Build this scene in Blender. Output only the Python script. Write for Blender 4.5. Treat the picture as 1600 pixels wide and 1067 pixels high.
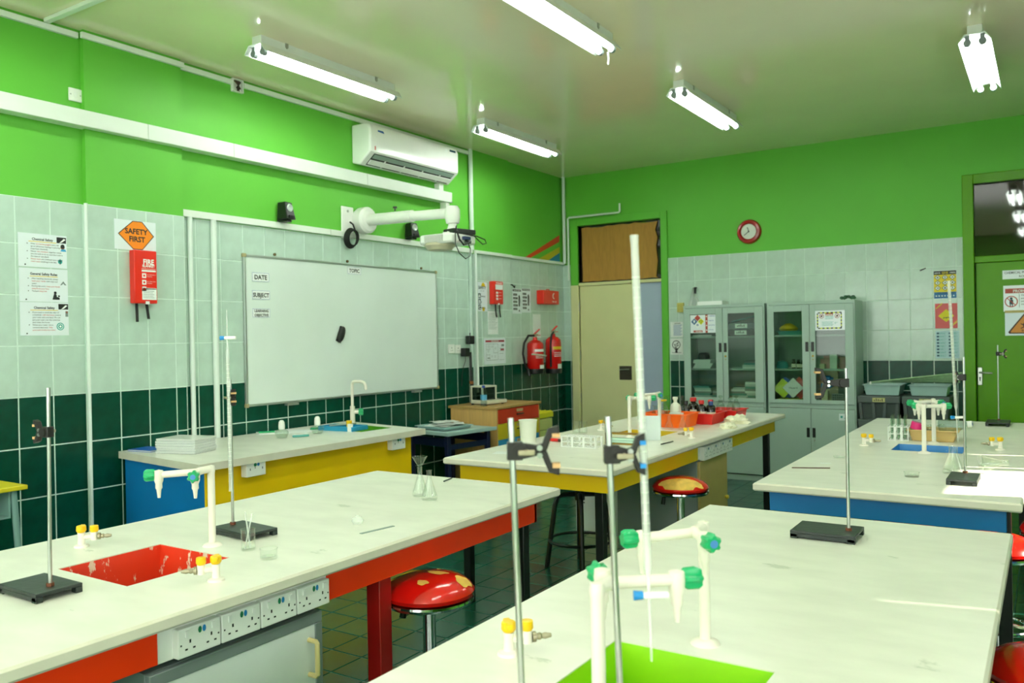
import bpy, bmesh, math, random
from mathutils import Matrix, Vector, noise
sc = bpy.context.scene
for o in list(bpy.data.objects): bpy.data.objects.remove(o)
R = random.Random(7)
PI = math.pi

# ------------------------------------------------------------------ camera, sky, sun, exposure
cam = bpy.data.objects.new('camera', bpy.data.cameras.new('camera'))
sc.collection.objects.link(cam); sc.camera = cam
cam.data.sensor_width = 36; cam.data.lens = 29.195
cam.data.clip_start = 0.02; cam.data.clip_end = 60
_r, _u, _f = Vector((0.839398, 0.543202, -0.018483)), Vector((0.012888, 0.014104, 0.999817)), Vector((-0.543364, 0.839483, -0.004838))
cam.matrix_world = Matrix(((_r.x, _u.x, -_f.x, 0), (_r.y, _u.y, -_f.y, 0), (_r.z, _u.z, -_f.z, 1.588), (0, 0, 0, 1)))
cam.data.dof.use_dof = True; cam.data.dof.focus_distance = 3.3; cam.data.dof.aperture_fstop = 4.5

wd = bpy.data.worlds.new('sky'); sc.world = wd; wd.use_nodes = True
nt = wd.node_tree; bg = nt.nodes['Background']
bg.inputs[0].default_value = (.97, .99, .94, 1); bg.inputs[1].default_value = 4.5      # hazy white daylight sky

sun = bpy.data.objects.new('sun', bpy.data.lights.new('sun', 'SUN')); sc.collection.objects.link(sun)
sun.data.energy = 16; sun.data.angle = math.radians(0.5); sun.data.color = (1, .9, .72)
_el = math.radians(33)
sun.rotation_euler = Vector((-.975*math.cos(_el), -.22*math.cos(_el), -math.sin(_el))).to_track_quat('-Z', 'Y').to_euler()

sc.view_settings.view_transform = 'Standard'; sc.view_settings.look = 'None'
sc.view_settings.gamma = 1; sc.view_settings.use_curve_mapping = False
sc.view_settings.exposure = 0.42
TUBE = 31.0      # brightness of the fluorescent tubes
try:
    sc.cycles.max_bounces = 10; sc.cycles.transparent_max_bounces = 48; sc.cycles.caustics_reflective = False
    sc.cycles.caustics_refractive = False; sc.cycles.use_denoising = True; sc.cycles.sample_clamp_indirect = 6
except Exception: pass

# ------------------------------------------------------------------ materials
def lin(h):
    h = h.lstrip('#'); c = [int(h[i:i+2], 16)/255 for i in (0, 2, 4)]
    return tuple(x/12.92 if x <= .04045 else ((x+.055)/1.055)**2.4 for x in c)
MATS = {}
def mat(name, hx, rough=.5, metal=0, var=0.0, scale=6, bump=0, bscale=40, spec=.5, coat=0, emit=0, rnd=0, stretch=None, chips=None):
    """Principled surface; var = mottling, rnd = tone change from object to object, chips = (hex, scale, threshold) paint chips."""
    if name in MATS: return MATS[name]
    m = bpy.data.materials.new(name); m.use_nodes = True; n = m.node_tree.nodes; l = m.node_tree.links
    b = n['Principled BSDF']; c = lin(hx)
    b.inputs['Base Color'].default_value = (*c, 1); b.inputs['Roughness'].default_value = rough
    b.inputs['Metallic'].default_value = metal; b.inputs['Specular IOR Level'].default_value = spec
    b.inputs['Coat Weight'].default_value = coat; b.inputs['Coat Roughness'].default_value = .12
    if emit:
        b.inputs['Emission Color'].default_value = (*c, 1); b.inputs['Emission Strength'].default_value = emit
    src = None
    if var or bump or chips:
        tc = n.new('ShaderNodeTexCoord'); out = tc.outputs['Object']
        if stretch:
            mp = n.new('ShaderNodeMapping'); mp.inputs['Scale'].default_value = stretch
            l.new(out, mp.inputs[0]); out = mp.outputs[0]
    if var or rnd:
        hsv = n.new('ShaderNodeHueSaturation'); hsv.inputs['Color'].default_value = (*c, 1)
        ad = n.new('ShaderNodeMath'); ad.operation = 'ADD'; ad.inputs[0].default_value = 1; ad.inputs[1].default_value = 0
        if var:
            nz = n.new('ShaderNodeTexNoise'); nz.inputs['Scale'].default_value = scale; nz.inputs['Detail'].default_value = 5
            l.new(out, nz.inputs['Vector'])
            mr = n.new('ShaderNodeMapRange'); mr.inputs[1].default_value = .3; mr.inputs[2].default_value = .7
            mr.inputs[3].default_value = 1-var; mr.inputs[4].default_value = 1+var
            l.new(nz.outputs[0], mr.inputs[0]); l.new(mr.outputs[0], ad.inputs[0])
        if rnd:
            oi = n.new('ShaderNodeObjectInfo'); m2 = n.new('ShaderNodeMapRange')
            m2.inputs[3].default_value = -rnd; m2.inputs[4].default_value = rnd
            l.new(oi.outputs['Random'], m2.inputs[0]); l.new(m2.outputs[0], ad.inputs[1])
        l.new(ad.outputs[0], hsv.inputs['Value']); src = hsv.outputs[0]
    if chips:
        nz = n.new('ShaderNodeTexNoise'); nz.inputs['Scale'].default_value = chips[1]; nz.inputs['Detail'].default_value = 7
        nz.inputs['Roughness'].default_value = .65
        l.new(out, nz.inputs['Vector'])
        cr = n.new('ShaderNodeMapRange'); cr.inputs[1].default_value = chips[2]; cr.inputs[2].default_value = chips[2]+.03
        l.new(nz.outputs[0], cr.inputs[0])
        mx = n.new('ShaderNodeMix'); mx.data_type = 'RGBA'
        l.new(cr.outputs[0], mx.inputs['Factor'])
        if src: l.new(src, mx.inputs['A'])
        else: mx.inputs['A'].default_value = (*c, 1)
        mx.inputs['B'].default_value = (*lin(chips[0]), 1); src = mx.outputs['Result']
    if src: l.new(src, b.inputs['Base Color'])
    if bump:
        bz = n.new('ShaderNodeTexNoise'); bz.inputs['Scale'].default_value = bscale; bz.inputs['Detail'].default_value = 4
        l.new(out, bz.inputs['Vector']); bp = n.new('ShaderNodeBump'); bp.inputs['Strength'].default_value = bump
        bp.inputs['Distance'].default_value = .01; l.new(bz.outputs[0], bp.inputs['Height']); l.new(bp.outputs[0], b.inputs['Normal'])
    MATS[name] = m; return m
def glass(name, hx='#fdfffd', gloss=.9, rough=.02, tint=.985):
    """thin clear glass: see-through with a Fresnel sheen"""
    if name in MATS: return MATS[name]
    m = bpy.data.materials.new(name); m.use_nodes = True; n = m.node_tree.nodes; l = m.node_tree.links
    n.remove(n['Principled BSDF']); o = n['Material Output']
    t = n.new('ShaderNodeBsdfTransparent'); c = lin(hx); t.inputs[0].default_value = (c[0]*tint, c[1]*tint, c[2]*tint, 1)
    g = n.new('ShaderNodeBsdfGlossy'); g.inputs['Roughness'].default_value = rough; g.inputs[0].default_value = (gloss, gloss, gloss, 1)
    lw_ = n.new('ShaderNodeLayerWeight'); lw_.inputs[0].default_value = .5
    pw = n.new('ShaderNodeMath'); pw.operation = 'POWER'; pw.inputs[1].default_value = 3.5; l.new(lw_.outputs['Facing'], pw.inputs[0])
    f = n.new('ShaderNodeMath'); f.operation = 'MULTIPLY_ADD'; f.inputs[1].default_value = .55; f.inputs[2].default_value = .04; l.new(pw.outputs[0], f.inputs[0])
    mx = n.new('ShaderNodeMixShader'); l.new(f.outputs[0], mx.inputs[0]); l.new(t.outputs[0], mx.inputs[1]); l.new(g.outputs[0], mx.inputs[2])
    l.new(mx.outputs[0], o.inputs[0]); MATS[name] = m; return m

GREEN = mat('green_wall_paint', '#62b63c', .5, var=.04, scale=2, bump=.05, bscale=60, spec=.35)
CEIL = mat('cream_gloss_ceiling', '#fdf1d2', .13, var=.03, scale=1.5, spec=.5, bump=.03, bscale=2, coat=.4)
GROUT = mat('pale_grout', '#d6e9de', .8, var=.05, scale=30)
FGROUT = mat('floor_grout', '#5f8f80', .8, var=.1, scale=20)
TILEL = mat('pale_marbled_tile', '#bdd3c7', .16, var=.07, scale=9, bump=.05, bscale=18, rnd=.03)
TILED = mat('dark_green_tile', '#02402f', .26, var=.2, scale=12, bump=.05, bscale=18, rnd=.12, spec=.28)
TILEF = mat('green_floor_tile', '#164f40', .2, var=.3, scale=7, rnd=.18)
WHITE = mat('white_plastic', '#eef0ea', .35, var=.03, scale=8)
WHITEG = mat('white_gloss', '#f2f4f0', .18, var=.02, scale=4)
IVORY = mat('ivory_plastic', '#efe9dc', .35, var=.04, scale=10)
TRUNK = mat('white_trunking', '#e6eee4', .4, var=.03, scale=5)
PIPE = mat('white_pipe', '#dfeae2', .4, var=.04, scale=5)
TOP = mat('bench_laminate', '#e6e6da', .3, var=.055, scale=5, stretch=(1, 2.2, 1), chips=('#c9cdbd', 3.2, .66))
EDGE = mat('bench_edge', '#ddd9c6', .4, var=.05, scale=9)
RED = mat('orange_red_paint', '#ff3a00', .38, var=.05, scale=6)
REDSINK = mat('chipped_red_paint', '#df3717', .4, var=.06, stretch=(1, 1, .45), chips=('#e2cdb4', 24, .57))
YELLOW = mat('yellow_paint', '#ffcf00', .42, var=.04, scale=4, chips=('#5a4a10', 14, .78))
YELSINK = mat('yellow_sink_paint', '#d8b408', .4, var=.06, chips=('#efe9c8', 14, .66))
BLUE = mat('blue_paint', '#0a78bd', .42, var=.05, scale=5)
BLUESINK = mat('blue_sink_paint', '#1380c4', .35, var=.05, chips=('#cfe4ea', 16, .68))
LIME = mat('lime_sink_paint', '#8fd013', .3, var=.05, chips=('#3d4a1c', 20, .78))
LEGB = mat('black_metal', '#0d0f0f', .35, var=.1)
REDLEG = mat('red_leg_paint', '#a81210', .35, var=.1, chips=('#b9807c', 20, .74))
STEEL = mat('brushed_steel', '#b8bcb6', .28, 1, var=.08, scale=30)
CHROME = mat('chrome', '#e0e2e0', .08, 1)
IRON = mat('black_cast_iron', '#1a2422', .38, var=.2, scale=20, bump=.1)
BLACK = mat('black_plastic', '#101312', .35, var=.1)
RUBBER = mat('black_rubber', '#0a0b0b', .6, var=.1)
CORK = mat('cork', '#c9a070', .8, var=.15, scale=60)
BRASS = mat('dull_brass', '#a59c84', .35, .8, var=.1, scale=40)
TAPG = mat('green_tap_knob', '#12a566', .3, var=.04)
TAPY = mat('yellow_tap_knob', '#f5c400', .35, var=.04)
TAPB = mat('blue_tap_cap', '#4a86c8', .35)
CABG = mat('grey_green_steel', '#a3b9af', .38, var=.03, scale=3)
CABIN = mat('cabinet_inside', '#8fa39b', .55, var=.04)
CREAM = mat('cream_door_paint', '#dcdba4', .45, var=.03, scale=3)
LILAC = mat('pale_lilac_panel', '#a9b8d0', .5, var=.03, scale=3)
CARD = mat('brown_cardboard', '#b0813a', .8, var=.1, scale=7, stretch=(6, 1, 1))
WOOD = mat('beige_wood', '#d2a662', .45, var=.1, scale=5, stretch=(8, 8, .8))
WOODT = mat('brown_wood_top', '#b08c50', .45, var=.1, scale=6, stretch=(.8, 6, 6))
DOORG = mat('olive_green_gloss', '#5a9800', .35, var=.06, scale=3, bump=.05, bscale=8, spec=.25)
PAPER = mat('white_paper', '#f0f4f2', .5, var=.02)
LAMI = mat('laminated_paper', '#e8f0f4', .12, var=.02)
INK = mat('black_ink', '#141818', .5)
INKR = mat('red_ink', '#c43a30', .5)
INKB = mat('blue_ink', '#2a5fa8', .5)
INKY = mat('yellow_ink', '#e8c41c', .5)
INKO = mat('orange_ink', '#f58a0a', .35)
INKG = mat('grey_ink', '#7d8a88', .5)
INKT = mat('teal_ink', '#2aa39a', .5)
SIGNR = mat('sign_red', '#d8281c', .35)
FIRE = mat('fire_red_enamel', '#c9100e', .22, var=.03, coat=.3)
REDB = mat('red_box_paint', '#e02614', .3, var=.03)
BOARD = mat('whiteboard_enamel', '#e3eee8', .12, var=.03, scale=2)
ALU = mat('aluminium', '#b9c2bc', .35, .8, var=.05)
GLASS = glass('clear_glass')
PANE = glass('cabinet_pane', '#eef8f2', .7, .03, .93)
DARKPANE = mat('glass_painted_dark', '#241a14', .03, spec=.9)  # opaque dark colour stands in for the unlit space behind the fanlights
AMBER = mat('amber_bottle_glass', '#160c08', .1, spec=.7)
MILKY = mat('milky_plastic', '#e6e8da', .35, var=.03)
CLEARP = glass('clear_plastic', '#f0fbfb', .7, .12, .9)
SEAT = mat('red_vinyl', '#e0120c', .18, var=.05, coat=.5)
FOAM = mat('yellow_foam', '#eec05a', .8, var=.15, scale=30)
ORANGE = mat('orange_plastic', '#ff6a0c', .35, var=.03)
REDP = mat('red_plastic', '#d8201c', .35, var=.03)
BLUEP = mat('blue_plastic', '#1a86cf', .35)
YELP = mat('yellow_plastic', '#e6dc1e', .4, var=.05)
TEAL = mat('teal_card', '#4f9c96', .5, var=.05)
NAVY = mat('blue_book_cover', '#1457b0', .4, var=.04)
GREYP = mat('dark_grey_plastic', '#46524f', .45, var=.06)
PALET = mat('pale_blue_tray', '#a9c6c4', .35, var=.05)
DESKY = mat('yellow_desk_laminate', '#d8c81e', .4, var=.05)
DESKG = mat('grey_desk_steel', '#7fa39c', .4, var=.05)
MARB = mat('whitish_marble_laminate', '#eef0f2', .35, var=.06, scale=4, chips=('#b9bec0', 2.6, .66))
GREYF = mat('grey_frame_paint', '#7b8585', .45, var=.08)
TUBEM = mat('fluorescent_tube', '#f6fff6', .4, emit=TUBE)
GLOVE = mat('cream_latex', '#efecd0', .6, var=.05)
PINK = mat('pink_plastic', '#ee2a84', .4)

# ------------------------------------------------------------------ mesh helpers
_txt = {}
def text2d(s, bold):
    k = (s, bold)
    if k not in _txt:
        cu = bpy.data.curves.new('lettering', 'FONT'); cu.body = s; cu.size = 1; cu.resolution_u = 2
        cu.offset = .03 if bold else .006
        ob = bpy.data.objects.new('lettering', cu); sc.collection.objects.link(ob)
        me = ob.to_mesh(); vs = [(v.co.x, v.co.y) for v in me.vertices]; fs = [tuple(p.vertices) for p in me.polygons]
        ob.to_mesh_clear(); bpy.data.objects.remove(ob); bpy.data.curves.remove(cu)
        _txt[k] = (vs, fs)
    return _txt[k]
class MB:
    def __init__(s): s.v = []; s.f = []; s.m = []; s.s = []
    def add(s, vs, fs, m=0, smooth=False):
        o = len(s.v); s.v += [tuple(p) for p in vs]
        for f in fs: s.f.append(tuple(i+o for i in f)); s.m.append(m); s.s.append(smooth)
        return s
    def box(s, x0, x1, y0, y1, z0, z1, m=0):
        v = [(x, y, z) for x in (x0, x1) for y in (y0, y1) for z in (z0, z1)]
        return s.add(v, [(0, 1, 3, 2), (4, 6, 7, 5), (0, 4, 5, 1), (2, 3, 7, 6), (0, 2, 6, 4), (1, 5, 7, 3)], m)
    def cbox(s, c, d, m=0):
        return s.box(c[0]-d[0]/2, c[0]+d[0]/2, c[1]-d[1]/2, c[1]+d[1]/2, c[2]-d[2]/2, c[2]+d[2]/2, m)
    def cyl(s, p, q, r, r2=None, n=12, m=0, caps=True):
        p, q = Vector(p), Vector(q); d = (q-p).normalized(); a = d.orthogonal().normalized(); b = d.cross(a)
        r2 = r if r2 is None else r2; v = []
        for c, rr in ((p, r), (q, r2)):
            for i in range(n):
                t = 2*PI*i/n; v.append(c+(a*math.cos(t)+b*math.sin(t))*rr)
        s.add(v, [(i, (i+1) % n, n+(i+1) % n, n+i) for i in range(n)], m, True)
        if caps: s.add(v, [tuple(range(n-1, -1, -1)), tuple(range(n, 2*n))], m)
        return s
    def lathe(s, prof, n=20, m=0, at=(0, 0, 0), axis='z', sq=1.0):
        v = []; f = []
        for r, z in prof:
            for i in range(n):
                t = 2*PI*i/n; p = (r*math.cos(t), r*math.sin(t)*sq, z)
                if axis == 'x': p = (p[2], p[0], p[1])
                elif axis == 'y': p = (p[0], -p[2], p[1])
                v.append((p[0]+at[0], p[1]+at[1], p[2]+at[2]))
        for k in range(len(prof)-1):
            for i in range(n):
                j = (i+1) % n; f.append((k*n+i, k*n+j, (k+1)*n+j, (k+1)*n+i))
        return s.add(v, f, m, True)
    def tube(s, pts, r, n=8, m=0, cap=True):
        pts = [Vector(p) for p in pts]; rings = []; a = None
        for i, p in enumerate(pts):
            d = (pts[min(i+1, len(pts)-1)]-pts[max(i-1, 0)]).normalized()
            a = d.orthogonal().normalized() if a is None else (a-d*a.dot(d)).normalized()
            b = d.cross(a); rr = r[i] if isinstance(r, (list, tuple)) else r
            rings.append([p+(a*math.cos(2*PI*k/n)+b*math.sin(2*PI*k/n))*rr for k in range(n)])
        v = [x for g in rings for x in g]; f = []
        for k in range(len(pts)-1):
            for i in range(n): f.append((k*n+i, k*n+(i+1) % n, (k+1)*n+(i+1) % n, (k+1)*n+i))
        s.add(v, f, m, True)
        if cap: s.add(v, [tuple(range(n-1, -1, -1)), tuple(range((len(pts)-1)*n, len(pts)*n))], m)
        return s
    def prism(s, pts, y0, y1, m=0):            # outline in x-z, pushed along y
        n = len(pts); v = [(x, y0, z) for x, z in pts]+[(x, y1, z) for x, z in pts]
        return s.add(v, [(i, (i+1) % n, n+(i+1) % n, n+i) for i in range(n)]+[tuple(range(n-1, -1, -1)), tuple(range(n, 2*n))], m)
    def slab(s, pts, z0, z1, m=0):             # outline in x-y, pushed along z
        n = len(pts); v = [(x, y, z0) for x, y in pts]+[(x, y, z1) for x, y in pts]
        return s.add(v, [(i, (i+1) % n, n+(i+1) % n, n+i) for i in range(n)]+[tuple(range(n-1, -1, -1)), tuple(range(n, 2*n))], m)
    # flat print, facing -y
    def rect(s, x0, z0, x1, z1, m=0, y=0): return s.add([(x0, y, z0), (x1, y, z0), (x1, y, z1), (x0, y, z1)], [(0, 1, 2, 3)], m)
    def poly(s, pts, m=0, y=0): return s.add([(x, y, z) for x, z in pts], [tuple(range(len(pts)))], m)
    def disc(s, x, z, r, m=0, y=0, n=16): return s.poly([(x+r*math.cos(2*PI*i/n), z+r*math.sin(2*PI*i/n)) for i in range(n)], m, y)
    def ring(s, x, z, r, w, m=0, y=0, n=20):
        v = [(x+q*math.cos(2*PI*i/n), y, z+q*math.sin(2*PI*i/n)) for q in (r-w, r) for i in range(n)]
        return s.add(v, [(i, (i+1) % n, n+(i+1) % n, n+i) for i in range(n)][::1], m)
    def line(s, x0, z0, x1, z1, w, m=0, y=0):
        d = Vector((x1-x0, z1-z0)).normalized()*w/2; a = (-d.y, d.x)
        return s.poly([(x0-a[0], z0-a[1]), (x1-a[0], z1-a[1]), (x1+a[0], z1+a[1]), (x0+a[0], z0+a[1])], m, y)
    def text(s, t, x, z, size, m=0, y=0, align='l', bold=False, wide=1.0, maxw=None):
        vs, fs = text2d(t, bold)
        if not vs: return 0
        w = max(p[0] for p in vs)*size*wide
        if maxw and w > maxw: wide *= maxw/w; w = maxw
        o = x-(w/2 if align == 'c' else w if align == 'r' else 0)
        s.add([(o+p[0]*size*wide, y, z+p[1]*size) for p in vs], fs, m); return w
    def xf(s, M):
        s.v = [tuple(M @ Vector(p)) for p in s.v]; return s
def rotz(a): return Matrix.Rotation(a, 4, 'Z')
def link(o, parent=None):
    sc.collection.objects.link(o)
    if parent: o.parent = parent
    return o
def tags(o, label=None, cat=None, group=None, kind=None):
    for k, v in (('label', label), ('category', cat), ('group', group), ('kind', kind)):
        if v: o[k] = v
    return o
def part(name, mb, mats, parent=None, bev=0, loc=None, rz=0, kind=None, label=None):
    me = bpy.data.meshes.new(name); me.from_pydata(mb.v, [], mb.f)
    for m in (mats if isinstance(mats, (list, tuple)) else [mats]): me.materials.append(m)
    me.polygons.foreach_set('material_index', mb.m); me.polygons.foreach_set('use_smooth', mb.s)
    me.set_sharp_from_angle(angle=math.radians(38)); me.update()
    o = bpy.data.objects.new(name, me); link(o, parent)
    if loc: o.location = loc
    if rz: o.rotation_euler = (0, 0, rz)
    if bev:
        b = o.modifiers.new('bevel', 'BEVEL'); b.width = bev; b.segments = 2; b.limit_method = 'ANGLE'; b.angle_limit = math.radians(50)
    if kind: o['kind'] = kind
    if label: o['label'] = label
    return o
def thing(name, label, cat, loc, rz=0, group=None):
    o = bpy.data.objects.new(name, None); link(o); o.location = loc; o.rotation_euler = (0, 0, rz); o.empty_display_size = .05
    return tags(o, label, cat, group)
def solo(name, mb, mats, label, cat, loc=(0, 0, 0), rz=0, group=None, bev=0):
    return tags(part(name, mb, mats, None, bev, loc, rz), label, cat, group)
def dup(root, loc, rz=None, label=None, rot=None):
    c = root.copy(); link(c); c.location = loc
    if rz is not None: c.rotation_euler = (0, 0, rz)
    if label: c['label'] = label
    for ch in root.children:
        d = ch.copy(); link(d); d.parent = c
        for g in ch.children: e = g.copy(); link(e); e.parent = d
    return c
LW = PI/2          # things on the left wall: local x runs along the wall, local -y comes into the room
# ------------------------------------------------------------------ room shell
WX, BY, H = -5.247, 9.35, 3.626
TP, TWY, TWX = .3115, .2115, .2085          # tile pitch: height, width on the left wall, width on the back wall
ZS = [.0337, .3452, .6567, .9682, 1.2797, 1.5912, 1.9027, 2.2142, 2.50]
fl = part('floor', MB().box(-5.4, 2.0, -2.3, 9.5, -.1, -.004), FGROUT, kind='structure')
FP = .21
def floor_tile(w=FP-.005):
    h = w/2; e = .002
    return MB().add([(-h, -h, -.004), (h, -h, -.004), (h, h, -.004), (-h, h, -.004), (-h+e, -h+e, 0), (h-e, -h+e, 0), (h-e, h-e, 0), (-h+e, h-e, 0)],
                    [(4, 5, 6, 7), (0, 1, 5, 4), (1, 2, 6, 5), (2, 3, 7, 6), (3, 0, 4, 7)])
t0 = part('tile', floor_tile(), TILEF, fl); first = True; done = set()
for (xa, xb, ya, yb) in ((-3.5, -1.62, 2.3, 4.0), (-3.3, -1.75, 4.0, 5.6), (-2.7, -1.0, 7.2, 8.9), (-2.2, -1.2, 1.9, 2.3)):
    for i in range(-10, 25):
        for j in range(-10, 40):
            cx, cy = -3.335+(i+.5)*FP, 3.275+(j+.5)*.2115
            if xa < cx < xb and ya < cy < yb and (i, j) not in done and len(done) < 300:
                done.add((i, j)); o = t0 if first else link(t0.copy(), fl); first = False; o.location = (cx, cy, 0)
rest = MB(); ft = floor_tile()
for i in range(-9, 25):
    for j in range(-26, 29):
        if (i, j) in done: continue
        cx, cy = -3.335+(i+.5)*FP, 3.275+(j+.5)*.2115
        if -5.25 < cx < 1.9 and -2.2 < cy < 9.35: rest.add([(p[0]+cx, p[1]+cy, p[2]) for p in ft.v], ft.f)
part('tile_field', rest, TILEF, fl, kind='stuff')
part('ceiling', MB().box(-5.4, 2.0, -2.3, 9.5, H, H+.1), CEIL, kind='structure')

PILS = ((3.02, 3.735, .04), (7.325, 8.05, .03))      # shallow pilasters on the left wall: y0, y1, depth
def off(y): return next((d for a, b, d in PILS if a-.02 < y < b), 0)
wl = part('wall_left', MB().box(WX-.1, WX, -2.3, 9.45, 2.5, H).box(WX-.1, WX+.0035, -2.3, 9.45, 0, 2.5, 1), [GREEN, GROUT], kind='structure')
for a, b, d in PILS:
    part('pilaster', MB().box(WX-.02, WX+d, a, b, 2.5, H).box(WX-.02, WX+d+.0035, a, b, 0, 2.5, 1), [GREEN, GROUT], wl)
def wall_tile(w, h, t=.0055, e=.003):
    w, h = w/2-.002, h/2-.002
    return MB().add([(-w, 0, -h), (w, 0, -h), (w, 0, h), (-w, 0, h), (-w+e, -t, -h+e), (w-e, -t, -h+e), (w-e, -t, h-e), (-w+e, -t, h-e)],
                    [(4, 5, 6, 7), (0, 1, 5, 4), (1, 2, 6, 5), (2, 3, 7, 6), (3, 0, 4, 7)])
_tm = {}
def put_tile(par, w, h, m, loc, rz):
    k = (round(w, 3), round(h, 3), m.name)
    if k not in _tm:
        o = part('tile', wall_tile(w, h), m, par); _tm[k] = o.data
    else: o = link(bpy.data.objects.new('tile', _tm[k]), par)
    o.location = loc; o.rotation_euler = (0, 0, rz)
for k in range(-1, 32):
    y0 = 2.592+k*TWY; y1 = min(y0+TWY, BY)
    cuts = [y0, y1]
    for a, b, d in PILS:
        for c in (a, b):
            if y0+.03 < c < y1-.03: cuts = [y0, c, y1]
    for ya, yb in zip(cuts, cuts[1:]):
        for r in range(8):
            z0, z1 = ZS[r], ZS[r+1]; yc = (ya+yb)/2
            if 4.3 < ya and yb < 6.66 and z0 > 1.12 and z1 < 2.25: continue        # behind the whiteboard
            put_tile(wl, yb-ya, z1-z0, TILED if r < 4 else TILEL, (WX+off(yc), yc, (z0+z1)/2), LW)
far = MB().box(WX-.01, WX+.004, -2.2, 2.375, 1.2797, 2.5).box(WX-.01, WX+.004, -2.2, 2.375, 0, 1.277, 1)
part('tile_field', far, [TILEL, TILED], wl, kind='stuff')
# rainbow painted low on the green wall beside the corner
rb = MB()
for m, pts in ((0, [(8.43, 2.545), (8.55, 2.545), (9.265, 2.80), (9.265, 2.885)]), (1, [(8.74, 2.545), (8.98, 2.545), (9.265, 2.66), (9.265, 2.735)]),
               (2, [(8.98, 2.545), (9.265, 2.545), (9.265, 2.66)])):
    rb.add([(WX+.0015, y, z) for y, z in pts], [tuple(range(len(pts)))], m)
part('painted_rainbow', rb, [mat('rainbow_red', '#d0401c', .5), mat('rainbow_yellow', '#b8b020', .5), mat('rainbow_blue', '#2087a8', .5)], wl, label='red, yellow and blue painted rainbow stripes')

D1 = (-5.017, -3.89, 3.0); D2 = (-.61, .30, 3.01)    # door openings: x0, x1, top
wb = MB()
for x0, x1 in ((-5.4, D1[0]), (D1[1], D2[0]), (D2[1], 2.0)):
    wb.box(x0, x1, BY, BY+.1, 2.5, H).box(x0, x1, BY-.0035, BY+.1, 0, 2.5, 1)
wb.box(-5.4, 2.0, BY+.12, BY+.16, 0, H)  # unseen slab added behind the doors to block sky light leaking round them
for d in (D1, D2): wb.box(d[0], d[1], BY, BY+.1, d[2], H)
wb = part('wall_back', wb, [GREEN, GROUT], kind='structure')
for k in range(-17, 7):
    x0 = -1.815+k*TWX; x1 = x0+TWX
    for lo, hi in ((-5.247, -5.125), (-3.805, -.715)):
        a, b = max(x0, lo), min(x1, hi)
        if b-a < .02: continue
        for r in range(8):
            if -3.4 < a and b < -1.66 and ZS[r+1] < 1.9: continue                    # behind the steel cabinets
            put_tile(wb, b-a, ZS[r+1]-ZS[r], TILED if r < 4 else TILEL, ((a+b)/2, BY, (ZS[r]+ZS[r+1])/2), 0)
# right wall with a curtained window and an added bare one, and the wall behind the camera
wr = MB().box(1.9, 2.0, -2.3, 9.5, 0, 1).box(1.9, 2.0, -2.3, 9.5, 2.5, H)
for a, b in ((-2.3, -2.1), (1.25, 1.6), (6.6, 9.5)): wr.box(1.9, 2.0, a, b, 1, 2.5)
part('wall_right', wr, GREEN, kind='structure')
part('wall_front', MB().box(-5.4, 2.0, -2.4, -2.3, 0, 1).box(-5.4, 2.0, -2.4, -2.3, 2.9, H).box(-5.4, -4.6, -2.4, -2.3, 1, 2.9).box(1.2, 2.0, -2.4, -2.3, 1, 2.9), GREEN, kind='structure')
w = part('window_3', MB().box(-4.6, 1.2, -2.37, -2.33, 1, 1.05).box(-4.6, 1.2, -2.37, -2.33, 2.85, 2.9).box(-4.6, -4.55, -2.37, -2.33, 1.05, 2.85).box(-1.72, -1.67, -2.37, -2.33, 1.05, 2.85).box(1.15, 1.2, -2.37, -2.33, 1.05, 2.85), ALU, kind='structure')  # unseen window added to throw more daylight on left wall and benches
part('pane', MB().box(-4.55, -1.72, -2.352, -2.348, 1.05, 2.85), GLASS, w); part('pane', MB().box(-1.67, 1.15, -2.352, -2.348, 1.05, 2.85), GLASS, w)
for i, (a, b) in enumerate(((-2.1, 1.25), (1.6, 6.6))):  # the first, bare one is added out of view to brighten the near ceiling
    w = part('window_%d' % (i+1), MB().box(1.93, 1.97, a, b, 1, 1.05).box(1.93, 1.97, a, b, 2.45, 2.5).box(1.93, 1.97, a, a+.05, 1.05, 2.45).box(1.93, 1.97, b-.05, b, 1.05, 2.45), ALU, kind='structure')
    part('pane', MB().box(1.948, 1.952, a+.05, b-.05, 1.05, 2.45), GLASS, w)
CURT = mat('blue_curtain_fabric', '#2c5d86', .85, var=.1)
for i, (a, b, l) in enumerate(((1.5, 2.857, 'blue curtain nearest the bare window'), (2.861, 4.515, 'wide blue curtain before the sunny gap'), (5.25, 5.343, 'narrow blue strip of curtain beyond the sunny gap'),
                (5.365, 5.838, 'blue curtain between two thin slits of sun'), (5.858, 6.75, 'last blue curtain towards the back wall'))):
    n = max(4, int((b-a)/.05)); c = MB(); v = []
    for k in range(n+1):
        y = a+(b-a)*k/n; x = 1.87+.015*math.sin(y*40)
        v += [(x, y, .9), (x, y, 2.6), (x+.004, y, .9), (x+.004, y, 2.6)]
    f = []
    for k in range(n): f += [(4*k, 4*k+4, 4*k+5, 4*k+1), (4*k+2, 4*k+3, 4*k+7, 4*k+6), (4*k+1, 4*k+5, 4*k+7, 4*k+3), (4*k, 4*k+2, 4*k+6, 4*k+4)]
    solo('curtain', c.add(v, f, 0, True), CURT, l, 'curtain')

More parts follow.
